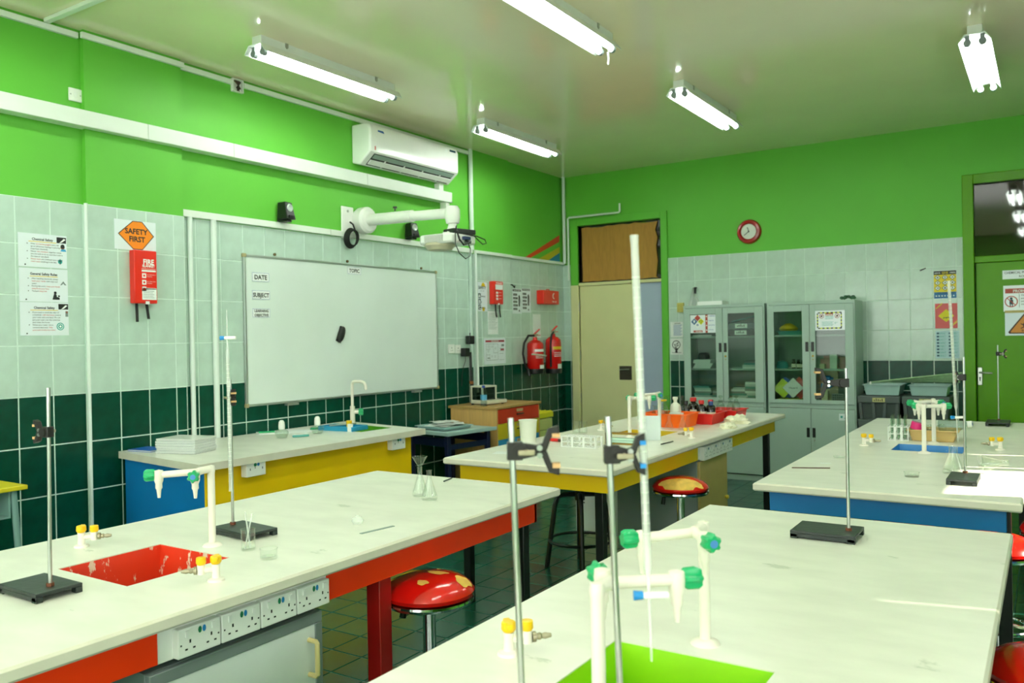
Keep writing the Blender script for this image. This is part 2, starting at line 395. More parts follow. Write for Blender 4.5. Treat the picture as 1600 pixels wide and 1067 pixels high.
# door_1: cream leaf, lilac side panel, cardboard over the fanlight
d1 = part('door_1', MB().box(-5.121, D1[0], BY-.035, BY+.1, 2.235, 3.066).box(D1[1], -3.81, BY-.035, BY+.1, 0, 3.066).box(D1[0], D1[1], BY-.035, BY+.1, 2.985, 3.066)
          .box(-5.121, D1[0], BY-.035, BY+.1, 0, 2.235, 1).box(D1[0], D1[1], BY-.02, BY+.08, 2.225, 2.262, 1), [GREEN, CREAM], kind='structure', bev=.004)
part('door_leaf', MB().box(-5.012, -4.205, BY+.005, BY+.045, .01, 2.222), CREAM, d1, bev=.003)
part('side_panel', MB().box(-4.195, -3.893, BY+.02, BY+.055, .01, 2.222), LILAC, d1, bev=.003)
part('fanlight_pane', MB().box(-5.012, -3.893, BY+.05, BY+.056, 2.262, 2.985), DARKPANE, d1)
cb = MB(); xs = [-4.985+(1.03)*i/14 for i in range(15)]
pts = [(x, 2.275+R.uniform(0, .012)) for x in xs]+[(-3.965+R.uniform(-.02, .012), 2.3+.65*i/7) for i in range(8)]+[(x, 2.968+R.uniform(-.015, .005)) for x in reversed(xs)]+[(-4.985+R.uniform(-.005, .01), 2.95-.65*i/5) for i in range(6)]
part('cardboard_sheet', MB().prism(pts, BY+.03, BY+.037), CARD, d1)
pl = part('lock_plate', MB().box(-4.475, -4.31, BY-.002, BY+.006, 1.04, 1.21), mat('dark_bronze', '#4a463c', .4, .7, var=.1), d1, bev=.002)
part('door_lever', MB().cyl((-4.46, BY-.03, 1.165), (-4.33, BY-.03, 1.17), .008).cyl((-4.46, BY, 1.165), (-4.46, BY-.03, 1.165), .008), STEEL, pl)
for z in (1.96, 1.35, .8): part('hinge', MB().cyl((-5.022, BY-.006, z-.06), (-5.022, BY-.006, z+.06), .009, n=8), STEEL, d1)
# door_2: olive leaf with a fanlight and signs
d2 = part('door_2', MB().box(-.708, D2[0], BY-.045, BY+.1, 0, 3.104).box(D2[1], .40, BY-.045, BY+.1, 0, 3.104).box(D2[0], D2[1], BY-.045, BY+.1, D2[2], 3.104).box(D2[0], D2[1], BY-.02, BY+.08, 2.235, 2.30), DOORG, kind='structure', bev=.006)
part('door_leaf', MB().box(D2[0]+.012, D2[1]-.006, BY+.0, BY+.042, .01, 2.232), DOORG, d2, bev=.003)
part('fanlight_pane', MB().box(D2[0], D2[1], BY+.03, BY+.036, 2.30, D2[2]), DARKPANE, d2)
hp = part('handle_plate', MB().box(-.598, -.557, BY-.01, BY+.002, 1.035, 1.21), STEEL, d2, bev=.004)
part('door_lever', MB().tube([(-.578, BY, 1.16), (-.578, BY-.045, 1.16), (-.56, BY-.052, 1.16), (-.47, BY-.05, 1.155)], .009), STEEL, hp)
part('keyhole', MB().rect(-.583, 1.075, -.573, 1.11, y=BY-.0108).disc(-.578, 1.108, .008, y=BY-.0108), BLACK, hp)

# ------------------------------------------------------------------ trunking and pipes
def lw(mb_boxes, m, name, label, cat, group=None):   # boxes given as (out0,out1,y0,y1,z0,z1) measured from the left wall
    mb = MB()
    for b in mb_boxes: mb.box(WX+b[0], WX+b[1], *b[2:])
    return solo(name, mb, m, label, cat, group=group, bev=.002)
tr = thing('wall_trunking', 'wide white cable trunking running along the green wall under the air conditioner', 'cable trunking', (WX, -2, 2.985))
part('trunk_base', MB().box(0, .095, 0, 8.86, .004, .101), TRUNK, tr)
for a, b in ((-2, .9), (.904, 3.43), (3.433, 4.139), (4.142, 5.6), (5.603, 6.868)):
    part('trunk_lid', MB().box(.002, .102, a+2, b+2, 0, .105), TRUNK, tr, bev=.004)
ct = thing('ceiling_trunking', 'thin white conduit along the top of the green wall below the ceiling', 'conduit', (WX, 0, 3.59))
for a, b, d in ((-2, 3.0, 0), (3.0, 3.75, .04), (3.75, 4.2, 0), (4.31, 5.6, 0), (5.603, 7.3, 0)):
    part('trunk_lid', MB().box(d, d+.026, a, b, -.026, .012), TRUNK, ct, bev=.003)
solo('ceiling_conduit', MB().box(WX+.03, -3.2, 2.775, 2.815, 3.6, H), TRUNK, 'white conduit crossing the ceiling from the left wall', 'conduit', bev=.004)
t3 = thing('dado_trunking', 'white trunking along the top edge of the pale tiles above the whiteboard', 'cable trunking', (WX, 3.72, 2.505))
for a, b, d in ((3.74, 5.2, 0), (5.203, 7.32, 0), (7.33, 8.05, .03), (8.055, 9.34, 0)):
    part('trunk_lid', MB().box(d, d+.032, a-3.72, b-3.72, 0, .05 if a < 7 else .035), TRUNK, t3, bev=.003)
def pipe(y, z0, z1, r, out, label, m=PIPE, name='conduit_pipe'):
    return solo(name, MB().cyl((WX+out, y, z0), (WX+out, y, z1), r, n=12), m, label, 'pipe')
pipe(3.018, 0, 2.505, .012, .035, 'slim white corner strip at the left edge of the tiled pilaster', name='corner_trim')
pipe(3.738, 0, 2.5, .007, .03, 'thin white edge strip beside the two white pipes')
pipe(3.80, .5, 2.505, .018, .022, 'left one of two white pipes running down behind the teacher bench')
pipe(4.0, .5, 2.505, .022, .026, 'right one of two white pipes, nearer the whiteboard')
pipe(7.30, 2.54, 3.626, .024, .03, 'tall white pipe on the green wall right of the air conditioner')
pipe(7.335, 1.0, 2.51, .016, .05, 'white pipe on pale tiles right of the wall sockets')
pipe(7.27, 1.3, 2.51, .02, .022, 'pale pipe on the tiles just left of the slimmer white pipe', TILEL)
solo('conduit_pipe', MB().cyl((-5.2, 9.31, 2.52), (-5.2, 9.31, 3.626), .022, n=10), PIPE, 'white pipe in the corner between the two green walls', 'pipe')
solo('conduit_pipe', MB().tube([(-5.137, 9.30, 2.30), (-5.137, 9.30, 3.085), (-5.12, 9.30, 3.1), (-4.42, 9.30, 3.1), (-4.41, 9.30, 3.11), (-4.41, 9.30, 3.21)], .013), PIPE, 'white conduit bent round the green frame of the cream door', 'pipe')
lw([(.0, .06, 3.13, 3.14, 0.1, .2)], TRUNK, 'pipe_stub', 'x', 'pipe') if 0 else None
# ------------------------------------------------------------------ ceiling lights
def light(loc, label, seen=True):
    t = thing('ceiling_light', label, 'ceiling light', loc, group='twin fluorescent battens')
    L = .69
    part('channel', MB().box(-.045, .045, -L+.02, L-.02, -.062, 0), mat('white_enamel', '#dfe5df', .3, var=.03), t, bev=.004)
    part('reflector', MB().prism([(-.1, -.117), (-.062, -.062), (.062, -.062), (.1, -.117), (.096, -.119), (.058, -.067), (-.058, -.067), (-.096, -.119)], -L, L), MATS['white_enamel'], t)
    for s in (-1, 1):
        part('tube', MB().cyl((s*.045, -L+.05, -.112), (s*.045, L-.05, -.112), .0135, n=10), TUBEM, t)
        for e in (-1, 1):
            h = MB().lathe([(0, 0), (.024, 0), (.024, .03), (0, .03)], 12, axis='y', at=(s*.045, e*(L-.04)+.015, -.112))
            h.box(s*.045-.014, s*.045+.014, e*(L-.04)-.012, e*(L-.04)+.012, -.1, -.064)
            part('lamp_holder', h, GREYF, t)
    for y in (-.45, .45): part('bracket', MB().box(-.05, .05, y-.012, y+.012, -.03, 0).cyl((.046, y, -.03), (.05, y, -.03), .008, n=8), STEEL, t)
    return t
A = light((-4.4, 4.41, H), 'lit twin fluorescent batten above the left end of the whiteboard')
dup(A, (-4.4, 7.0, H), label='lit twin fluorescent batten near the far left corner, right of the air conditioner')
C_ = dup(A, (-2.49, 4.43, H), label='lit twin fluorescent batten cut by the top edge of the photo, with a pull cord')
dup(A, (-2.47, 7.01, H), label='lit twin fluorescent batten in the middle of the room, towards the red clock')
dup(A, (-.395, 7.05, H), label='lit twin fluorescent batten in front of the olive door, at the far right')
for x, y in ((-4.4, 1.75), (-2.48, 1.75), (-.4, 1.75), (-.4, 4.25), (-2.48, -.9), (-4.4, -.9), (-.4, -.9)):
    dup(A, (x, y, H), label='lit twin fluorescent batten behind or beside the camera')
solo('pull_cord', MB().tube([(-2.47, 5.07, H-.13), (-2.468, 5.075, H-.17), (-2.47, 5.07, H-.215)], .006, n=6), WHITE, 'short white cord hanging from the end of the nearest ceiling light', 'cord')

# ------------------------------------------------------------------ air conditioner
ac = thing('air_conditioner', 'white split air conditioner on the green wall above the trunking', 'air conditioner', (WX+.002, 6.165, 3.16), LW)
W2 = .655
pf = [(0, 0.02), (-.09, 0), (-.215, .10), (-.22, .30), (-.2, .345), (-.16, .36), (0, .36)]
def along(pf, x0, x1, m=0):
    n = len(pf); v = [(x0, y, z) for y, z in pf]+[(x1, y, z) for y, z in pf]
    return MB().add(v, [(i, n+i, n+(i+1) % n, (i+1) % n) for i in range(n)]+[tuple(range(n)), tuple(range(2*n-1, n-1, -1))], m)
part('casing', along(pf, -W2, W2), WHITEG, ac, bev=.012)
part('front_panel', along([(-.212, .1), (-.222, .105), (-.227, .3), (-.205, .35), (-.2, .34), (-.215, .295)], -W2+.012, W2-.012), WHITEG, ac, bev=.003)
def ch(u, o): return (-.09-.78*u-.62*o, .62*u-.78*o)
def slat(x0, x1, u0, u1, o0, o1, m=0):
    return MB().add([(x, *ch(u, o)) for x in (x0, x1) for u, o in ((u0, o0), (u1, o0), (u1, o1), (u0, o1))], [(0, 1, 2, 3), (7, 6, 5, 4), (0, 4, 5, 1), (1, 5, 6, 2), (2, 6, 7, 3), (3, 7, 4, 0)], m)
part('outlet', slat(-W2+.07, W2-.05, .012, .15, -.01, .0012), BLACK, ac)
part('louvre', slat(-W2+.075, W2-.055, .03, .08, .004, .013), WHITE, ac)
part('upper_louvre', slat(-W2+.08, W2-.06, .098, .142, .002, .006), mat('grey_green_louvre', '#8fa39a', .4), ac)
for k in range(4): part('louvre_rib', slat(-.4+.27*k, -.393+.27*k, .02, .1, .002, .012), WHITE, ac)
part('badge', MB().poly([(-.56, .29), (-.47, .285), (-.485, .305), (-.555, .305)], y=-.2285), INKB, ac)
part('display', MB().rect(.5, .30, .6, .32, y=-.2285), mat('dark_display', '#1d4654', .2), ac)
part('energy_label', MB().rect(.43, .285, .47, .315, 0, -.2285).rect(-.6, .12, -.585, .155, 1, -.2262), [PAPER, INKR], ac)
solo('pipe_stub', MB().box(WX, WX+.07, 6.70, 6.765, 3.09, 3.17), WHITE, 'short white duct stub between the air conditioner and the trunking', 'duct', bev=.004)
solo('pipe_stub', MB().box(WX, WX+.08, 6.79, 6.85, 2.90, 2.985), WHITE, 'small white box hanging under the right end of the trunking', 'duct', bev=.004)

# ------------------------------------------------------------------ projector on its arm
pa = thing('projector_mount', 'white telescopic projector arm reaching out from the green wall', 'projector mount', (WX, 5.6, 2.67), LW)
part('wall_plate', MB().box(-.245, -.095, -.015, 0, -.175, .11), WHITE, pa, bev=.02)
part('wall_disc', MB().lathe([(0, .004), (.11, .004), (.12, .03), (.12, .1), (.1, .12), (0, .122)], 24, axis='y', sq=1.0), WHITE, pa)
part('outer_tube', MB().cyl((0, -.1, 0), (0, -.62, -.012), .052, n=18), WHITE, pa)
part('inner_tube', MB().cyl((0, -.58, -.012), (0, -1.06, -.028), .043, n=18), WHITE, pa)
part('elbow', MB().lathe([(0, -.09), (.055, -.085), (.065, -.04), (.065, .03), (.045, .06), (0, .065)], 16, at=(0, -1.05, -.03)), WHITE, pa)
part('drop_bracket', MB().cyl((0, -1.05, -.1), (-.01, -1.05, -.2), .03, .05).box(-.06, .06, -1.11, -.99, -.21, -.19), WHITE, pa)
part('thumb_screw', MB().cyl((0, -.42, .05), (0, -.42, .075), .006, n=8).cyl((0, -.42, .075), (0, -.42, .09), .02, n=10), BLACK, pa)
for z in (-.14, .07): part('screw', MB().cyl((-.17, -.015, z), (-.17, -.02, z), .012, n=8), STEEL, pa)
pj = thing('projector', 'white projector hanging from the arm, ribbed vent and sockets showing', 'projector', (-4.25, 5.625, 2.36))
body = MB()
body.add([(x, y, z) for z in (.02, .1) for x, y in [(-.2, -.15), (-.215, -.1), (-.215, .12), (-.19, .17), (.14, .17), (.15, .16), (.15, -.165), (.14, -.175), (-.17, -.175)]],
         [tuple(range(8, -1, -1)), tuple(range(9, 18))]+[(i, (i+1) % 9, 9+(i+1) % 9, 9+i) for i in range(9)])
part('casing', body, WHITEG, pj, bev=.018)
part('vent', MB().box(-.13, .06, -.181, -.172, .035, .09), mat('vent_grey', '#8b857c', .6), pj)
for i in range(19): part('vent_rib', MB().box(-.129+i*.0102, -.125+i*.0102, -.185, -.175, .033, .092), WHITEG, pj)
part('lens_hood', MB().lathe([(0, -.03), (.1, -.025), (.13, .01), (.13, .03), (0, .03)], 20, at=(-.06, -.06, 0)), mat('beige_hood', '#c9c2a6', .4), pj)
part('blue_connector', MB().box(.15, .185, -.03, .05, .05, .078), mat('connector_blue', '#20305e', .4), pj, bev=.003)
part('port', MB().box(.149, .153, -.075, -.06, .06, .075).box(.149, .153, -.075, -.06, .036, .05), BLACK, pj)
part('connector', MB().cyl((.15, .01, .038), (.2, .03, .03), .014, n=10), GREYP, pj)
solo('adapter_box', MB().cbox((0, 0, 0), (.14, .24, .04)), BLACK, 'flat black box lying on top of the white projector', 'adapter', (-4.17, 5.66, 2.485), -.25, bev=.004)
solo('projector_cable', MB().tube([(-4.2, 5.6, 2.58), (-4.15, 5.59, 2.5), (-4.09, 5.52, 2.47), (-4.06, 5.5, 2.41), (-4.05, 5.55, 2.36), (-4.05, 5.63, 2.385), (-4.09, 5.635, 2.4)], .0075), RUBBER, 'thick black cable looping down into the projector sockets', 'cable')
solo('projector_cable', MB().tube([(-4.08, 5.5, 2.52), (-4.06, 5.45, 2.44), (-4.06, 5.45, 2.36), (-4.06, 5.5, 2.29), (-4.07, 5.6, 2.25), (-4.08, 5.68, 2.28), (-4.09, 5.7, 2.34), (-4.09, 5.66, 2.4)], .004), RUBBER, 'thin black cable hanging in a wide loop below the projector', 'cable')
solo('projector_cable', MB().tube([(-4.11, 5.72, 2.46), (-4.08, 5.78, 2.455), (-4.05, 5.86, 2.43), (-4.05, 5.88, 2.40), (-4.06, 5.84, 2.39), (-4.07, 5.79, 2.42), (-4.09, 5.76, 2.455)], .005), RUBBER, 'short black cable loop sticking out right of the projector', 'cable')
coil = MB()
for k in range(4):
    coil.tube([(WX+.05+.012*k+.01*math.sin(t*2*PI/24), 5.425+(.078-.006*k)*math.cos(2*PI*t/24), 2.495+(.085-.006*k)*math.sin(2*PI*t/24)) for t in range(25)], .0075, n=6)
coil.tube([(WX+.07, 5.46, 2.57), (WX+.05, 5.46, 2.62), (WX+.02, 5.45, 2.645)], .0075, n=6)
solo('cable_coil', coil, RUBBER, 'coil of black cable hanging from the projector wall plate', 'cable')
def speaker(y, label, rz):
    s = thing('wall_speaker', label, 'speaker', (WX+.045, y, 2.575), LW+rz, 'pair of small speakers')
    b = MB().add([(x*w, yy, z) for z, w, y0 in ((0, .055, -.085), (.14, .042, -.055)) for x, yy in ((-1, y0), (1, y0), (.8, .03), (-.8, .03))],
                 [(3, 2, 1, 0), (4, 5, 6, 7), (0, 1, 5, 4), (1, 2, 6, 5), (2, 3, 7, 6), (3, 0, 4, 7)])
    part('cabinet', b, BLACK, s, bev=.006)
    part('cone', MB().lathe([(0, .0), (.012, .002), (.026, .01), (.03, .008), (.034, .0)], 16, axis='y', at=(0, -.066, .092)), mat('speaker_cone', '#c5cdcb', .3, .4), s)
    part('bass_slot', MB().box(-.032, .032, -.09, -.08, .012, .03), RUBBER, s)
    part('stand', MB().box(-.03, .03, -.06, .04, -.02, 0), BLACK, s, bev=.003)
    return s
speaker(4.66, 'small black speaker on the trunking above the left half of the whiteboard', .15)
speaker(6.25, 'small black speaker on the trunking just left of the projector', -.1)

# ------------------------------------------------------------------ whiteboard and what is stuck on it
wbd = thing('whiteboard', 'large empty whiteboard with a thin metal frame on the tiled wall', 'whiteboard', (WX+.006, 5.476, 1.68), LW)
part('writing_surface', MB().box(-1.19, 1.19, -.014, 0, -.58, .58), BOARD, wbd)
for x0, x1, z0, z1 in ((-1.205, 1.205, .575, .593), (-1.205, 1.205, -.593, -.575), (-1.205, -1.187, -.575, .575), (1.187, 1.205, -.575, .575)):
    part('frame_rail', MB().box(x0, x1, -.022, 0, z0, z1), ALU, wbd, bev=.003)
for x in (-1.196, 1.196):
    for z in (-.584, .584): part('corner_cap', MB().cbox((x, -.012, z), (.03, .026, .03)), mat('beige_cap', '#a59a72', .5), wbd, bev=.004)
for x in (-.886, -.06, .974): part('fixing_screw', MB().cyl((x, -.002, .612), (x, -.014, .612), .012, n=8), mat('rusty_screw', '#6a5a34', .5, .5), wbd)
for x in (-.75, .85): part('pen_clip', MB().box(x-.06, x+.06, -.04, -.004, -.612, -.594), ALU, wbd)
def plaque(y, z, w, h, lines, label, sz):
    o = solo('magnetic_label', MB().box(-w/2, w/2, -.003, 0, -h/2, h/2), PAPER, label, 'label', (WX+.0215, y, z), LW, 'whiteboard heading labels')
    pr = MB()
    for x0, z0, x1, z1 in ((-w/2+.002, -h/2+.002, w/2-.002, -h/2+.004), (-w/2+.002, h/2-.004, w/2-.002, h/2-.002), (-w/2+.002, -h/2+.002, -w/2+.004, h/2-.002), (w/2-.004, -h/2+.002, w/2-.002, h/2-.002)):
        pr.rect(x0, z0, x1, z1, 1, -.0034)
    n = len(lines)
    for i, s in enumerate(lines): pr.text(s, 0, (n/2-i-.5)*sz*1.15-sz*.36, sz, 0, -.0036, 'c', True, 1.0, w-.016)
    part('lettering', pr, [INK, INKB], o)
plaque(4.434, 2.10, .17, .072, ['DATE'], 'white label reading DATE at the top left of the whiteboard', .05)
plaque(4.435, 1.96, .175, .072, ['SUBJECT'], 'white label reading SUBJECT, second down on the left of the whiteboard', .046)
plaque(4.435, 1.818, .175, .07, ['LEARNING', 'OBJECTIVE'], 'white label reading LEARNING OBJECTIVE, third down on the whiteboard', .029)
plaque(5.49, 2.212, .172, .066, ['TOPIC'], 'white label reading TOPIC at the top middle of the whiteboard', .046)
er = thing('board_eraser', 'black whiteboard eraser stuck slanting on the whiteboard', 'eraser', (WX+.022, 5.298, 1.642), LW)
er.rotation_euler = (0, .42, LW)
part('grip', MB().lathe([(0, .0), (.03, 0), (.034, .01), (.03, .03), (.02, .036), (0, .037)], 16, axis='y').xf(Matrix.Scale(2.3, 4, (0, 0, 1))), BLACK, er)
part('felt_pad', MB().box(-.028, .028, -.012, 0, -.07, .07), RUBBER, er)

# ------------------------------------------------------------------ posters and small things on the left wall
def sheet(name, w, h, y, z, label, cat, m=PAPER, wall='l', tilt=0, out=None, t=.0016, group=None):
    """a sheet on the left or the back wall; returns (object, front depth)"""
    if wall == 'l': loc, rz = (WX+.006+(off(y) if out is None else out), y, z), LW
    else: loc, rz = (y, BY-.006-(out or 0), z), 0
    o = solo(name, MB().box(-w/2, w/2, -t, 0, -h/2, h/2), m, label, cat, loc, rz, group)
    o.rotation_euler = (0, tilt, rz)
    return o
Y1, Y2, Y3 = -.0022, -.0028, -.0034
def rules(y, z, title, lines, label, pics, tx=-.002):
    o = sheet('safety_notice', .297, .206, y, z, label, 'notice', LAMI, group='white safety rule sheets'); p = MB()
    p.text(title, tx, .062, .021, 0, Y1, 'c', True, .95); p.rect(tx-.085, .052, tx+.085, .056, 1, Y1)
    zz = .036
    for runs in lines:
        x = -.075
        for s, m in runs:
            if s == '*': p.disc(-.095, zz+.004, .003, 0, Y1, 8)
            else: x += p.text(s, x, zz, .0125, m, Y1)+.004
        zz -= .0155
    part('print', p, [INK, INKY, INKR], o)
    q = MB(); pics(q); part('pictures', q, [INK, mat('pic_blue', '#3b9bd0', .5), mat('pic_skin', '#8a5a44', .5), INKT, INKG, PAPER], o)
    for x, zc in ((-.11, -.09),): part('pin', MB().lathe([(0, .006), (.004, .004), (.004, 0)], 8, axis='y', at=(x, -.002, zc)), BLACK, o)
K, RD = 0, 2
def pic1(q):
    q.rect(.085, .055, .145, .092, 0, Y1).poly([(.1, .055), (.13, .085), (.142, .08), (.12, .062)], 5, Y2).disc(.122, .03, .014, 2, Y1).disc(.122, .036, .013, 0, Y2).poly([(.108, .004), (.145, .004), (.14, .018), (.115, .018)], 1, Y1)
    q.disc(.105, -.062, .014, 3, Y1).rect(.103, -.08, .107, -.045, 0, Y2).rect(.095, -.06, .115, -.057, 0, Y2)
def pic2(q):
    q.poly([(.1, .005), (.12, .03), (.14, .005), (.128, .005), (.12, .016), (.11, .005)], 4, Y1)
    q.disc(.068, -.045, .009, 0, Y1).poly([(.05, -.088), (.095, -.088), (.095, -.074), (.078, -.07), (.076, -.055), (.06, -.052)], 0, Y1).rect(.085, -.07, .097, -.06, 0, Y1)
def pic3(q):
    q.rect(.085, .06, .147, .095, 0, Y1).poly([(.1, .06), (.13, .088), (.142, .084), (.12, .066)], 5, Y2)
    q.rect(.128, .015, .146, .05, 4, Y1).disc(.137, .043, .007, 2, Y2).disc(.095, -.047, .024, 3, Y1).ring(.095, -.047, .018, .004, 5, Y2).disc(.095, -.047, .007, 5, Y2)
rules(2.755, 2.18, 'Chemical Safety', [[('*', 0), ('Wear', K), ('protective goggles', RD), ('and a lab', K)], [('apron whenever heating or pouring', K)], [('hazardous chemicals.', K)],
      [('*', 0), ('Never', K), ('mix chemicals', RD), ('together unless', K)], [('you are told to do so (and then only in', K)], [('the manner specified).', K)],
      [('*', 0), ('Never taste', RD), ('any chemicals (you should', K)], [('never taste', RD), ('anything in the lab).', K)]], 'upper white notice headed Chemical Safety, topmost of three on the pale tiles', pic1)
rules(2.757, 1.966, 'General Safety Rules', [[('*', 0), ('After handling chemicals, always', K)], [('wash your hands', RD), ('with soap and', K)], [('water.', K)],
      [('*', 0), ('During lab work,', K), ('keep your hands', RD)], [('away from your face.', RD)], [('*', 0), ('Tie back', K), ('long hair.', RD)]], 'white notice headed General Safety Rules, middle one of three', pic2, .0)
rules(2.758, 1.757, 'Chemical Safety', [[('*', 0), ('If you need to smell the odor of', K)], [('a chemical,', K), ('waft the fumes', RD), ('toward', K)], [('your nose with one hand. Do not', K)],
      [('put your nose over the container', K)], [('and inhale the fumes.', K)], [('*', 0), ('Never pour water into a', K)], [('concentrated acid.', K), ('Only', RD)], [('pour acid slowly into water', RD)]], 'lower white notice headed Chemical Safety, bottom one of three', pic3, -.002)
o = sheet('safety_first_sign', .305, .20, 3.355, 2.327, 'white laminated sheet with an orange SAFETY FIRST diamond', 'sign', LAMI)
p = MB().poly([(-.128, .004), (-.02, .098), (.05, .098), (.138, .004), (.05, -.095), (-.02, -.095)], 1, Y1).poly([(-.12, .004), (-.018, .093), (.047, .093), (.13, .004), (.047, -.09), (-.018, -.09)], 0, Y2)
p.text('SAFETY', .006, .012, .052, 1, Y3, 'c', True, 1.0).text if 0 else None
p.text('SAFETY', .006, .01, .05, 1, Y3, 'c', True); p.text('FIRST', .01, -.042, .05, 1, Y3, 'c', True)
part('print', p, [INKO, INK], o)
fb = thing('fire_blanket', 'red FIRE BLANKET case below the SAFETY FIRST sign, two black straps', 'fire blanket', (WX+.046, 3.39, 2.045), LW)
part('case', MB().box(-.085, .085, -.055, 0, -.18, .18), REDB, fb, bev=.006)
p = MB(); p.text('FIRE', .022, .085, .05, 0, -.0556, 'c', True, .9); p.text('BLANKET', .022, .066, .024, 0, -.0556, 'c', True, .9, .1)
p.rect(-.03, .035, .075, .047, 0, -.0556).rect(-.03, .054, .075, .056, 0, -.0556)
for i in range(3): p.rect(-.028, .0-.045*i-.008, .002, .0-.045*i+.024, 0, -.0556); p.text('PULL TAPES DOWN', .006, .012-.045*i, .0075, 0, -.0556); p.text('TO RELEASE', .006, .0-.045*i, .0075, 0, -.0556); p.disc(-.013, .008-.045*i, .008, 1, -.0562, 8)
p.rect(-.03, -.155, .078, -.075, 0, -.0556).rect(-.026, -.084, .075, -.079, 2, -.0562)
for i in range(5): p.rect(-.022, -.098-.011*i, .06-.01*(i % 2), -.0955-.011*i, 3, -.0562)
part('print', p, [PAPER, REDB, INK, INKG], fb)
part('tab', MB().box(-.005, .022, -.058, -.05, -.185, -.165), PAPER, fb)
for x, l, s in ((-.055, .125, 0), (.018, .105, .012)): part('strap', MB().add([(x-.01, -.03, -.18), (x+.01, -.03, -.18), (x+.01+s, -.034, -.18-l), (x-.01+s, -.034, -.18-l), (x-.01, -.027, -.18), (x+.01, -.027, -.18), (x+.01+s, -.031, -.18-l), (x-.01+s, -.031, -.18-l)], [(0, 3, 2, 1), (4, 5, 6, 7), (0, 4, 7, 3), (1, 2, 6, 5), (3, 7, 6, 2)]), RUBBER, fb)
sw = thing('wall_switch', 'white square switch plate on the green wall above the trunking', 'switch', (WX+.002, 2.979, 3.198), LW)
part('plate', MB().box(-.043, .043, -.012, 0, -.042, .042), WHITE, sw, bev=.004)
part('rocker', MB().box(-.01, .01, -.016, -.01, -.018, .018), WHITEG, sw, bev=.002)
for x in (-.032, .032): part('screw', MB().disc(x, 0, .005, y=-.0125, n=8), STEEL, sw)
jb = thing('junction_box', 'open white junction box with loose wires below the ceiling', 'junction box', (WX+.002, 4.25, 3.565), LW)
part('box', MB().box(-.05, .05, -.03, 0, -.05, -.044).box(-.05, .05, -.03, 0, .044, .05).box(-.05, -.044, -.03, 0, -.044, .044).box(.044, .05, -.03, 0, -.044, .044).box(-.044, .044, -.004, 0, -.044, .044), WHITE, jb)
for i in range(4): part('wire', MB().tube([(-.02+.012*i, -.006, .04), (-.01+.01*i, -.03, .01+.006*i), (.02-.012*i, -.028, -.02), (0+.008*i, -.01, -.035)], .005, n=6), RUBBER if i % 2 else mat('brown_wire', '#5a4634', .5), jb)
def socket_plate(y, z, w, h, label, n, out=.006, nm='wall_socket', rz=LW, loc=None):
    s = thing(nm, label, 'socket', loc or (WX+out, y, z), rz, 'white sockets')
    part('plate', MB().box(-w/2, w/2, -.012, 0, -h/2, h/2), WHITE, s, bev=.003)
    for i in range(n):
        c = (i-(n-1)/2)*w/n
        part('pin_hole', MB().box(c-.004, c+.004, -.0128, -.01, .004, .016).box(c-.018, c-.008, -.0128, -.01, -.02, -.015).box(c+.008, c+.018, -.0128, -.01, -.02, -.015), BLACK, s)
        part('rocker', MB().box(c-.008, c+.008, -.015, -.01, .024, .04), WHITEG, s)
    return s
socket_plate(6.922, 1.481, .105, .095, 'white wall socket right of the whiteboard, the left one of two', 1)
socket_plate(7.035, 1.476, .09, .09, 'white wall socket with a black plug adapter in it', 1)
def adapter(y, z, label):
    a = thing('plug_adapter', label, 'adapter', (WX+.02, y, z), LW, 'black plug adapters'); part('body', MB().box(-.045, .045, -.06, 0, -.045, .045), BLACK, a, bev=.008)
    part('lead', MB().tube([(0, -.03, -.045), (.0, -.03, -.09), (-.02, -.015, -.16), (-.035, -.008, -.25), (-.04, -.006, -.36)] if z < 1.5 else [(0, -.03, .045), (.005, -.03, .075), (.02, -.01, .06)], .004, n=6), RUBBER, a)
adapter(7.205, 1.57, 'black plug adapter on the tiles beside the white pipe, the upper one')
adapter(7.115, 1.44, 'lower black plug adapter plugged into the wall socket')
bp = thing('leaning_stick', 'thin black stick with a brown grip leaning in the wall angle', 'stick', (-5.2, 7.22, .89))
part('shaft', MB().cyl((0, 0, 0), (.0, -.01, .55), .018, .014, n=8), BLACK, bp); part('grip', MB().cyl((0, 0, .21), (0, 0, .24), .022, n=8), mat('brown_grip', '#9a5a28', .6), bp)
o = sheet('safety_abc_poster', .185, .32, 7.467, 2.04, 'pale SAFETY poster with letters A, B, C beside the small fire blanket', 'poster', LAMI)
p = MB(); p.text('SAFETY', 0, .085, .045, 0, Y1, 'c', True, .95, .16); p.text('starts with', 0, .06, .016, 0, Y1, 'c')
for i, (a, b) in enumerate((('A', 'LWAYS'), ('B', 'E'), ('C', 'AREFUL'))):
    z = -.005-.062*i; p.rect(-.078, z-.012, -.03, z+.042, 0, Y1); p.text(a, -.054, z-.004, .05, 1, Y2, 'c', True); p.text(b, -.024, z, .024, 0, Y1, 'l', True)
p.poly([(-.02, .11), (.06, .11), (.05, .14), (.02, .158), (-.01, .14)], 2, Y1); p.disc(.02, -.135, .024, 2, Y1); part('print', p, [mat('slate_ink', '#28434a', .5), PAPER, INKY], o)
fb2 = thing('fire_blanket', 'smaller red fire blanket case with two black tapes, near the fire extinguishers', 'fire blanket', (WX+.04, 7.695, 2.088), LW)
part('case', MB().box(-.095, .095, -.06, 0, -.127, .127), REDB, fb2, bev=.006)
p = MB(); p.text('FIRE BLANKET', .012, .1, .022, 0, -.0606, 'c', True, .9, .15); p.rect(-.06, .035, .085, .092, 0, -.0606)
for i in range(3): p.rect(-.05, -.002-.034*i-.01, -.01, -.002-.034*i+.014, 0, -.0606); p.rect(0, .002-.034*i, .06, .005-.034*i, 0, -.0606)
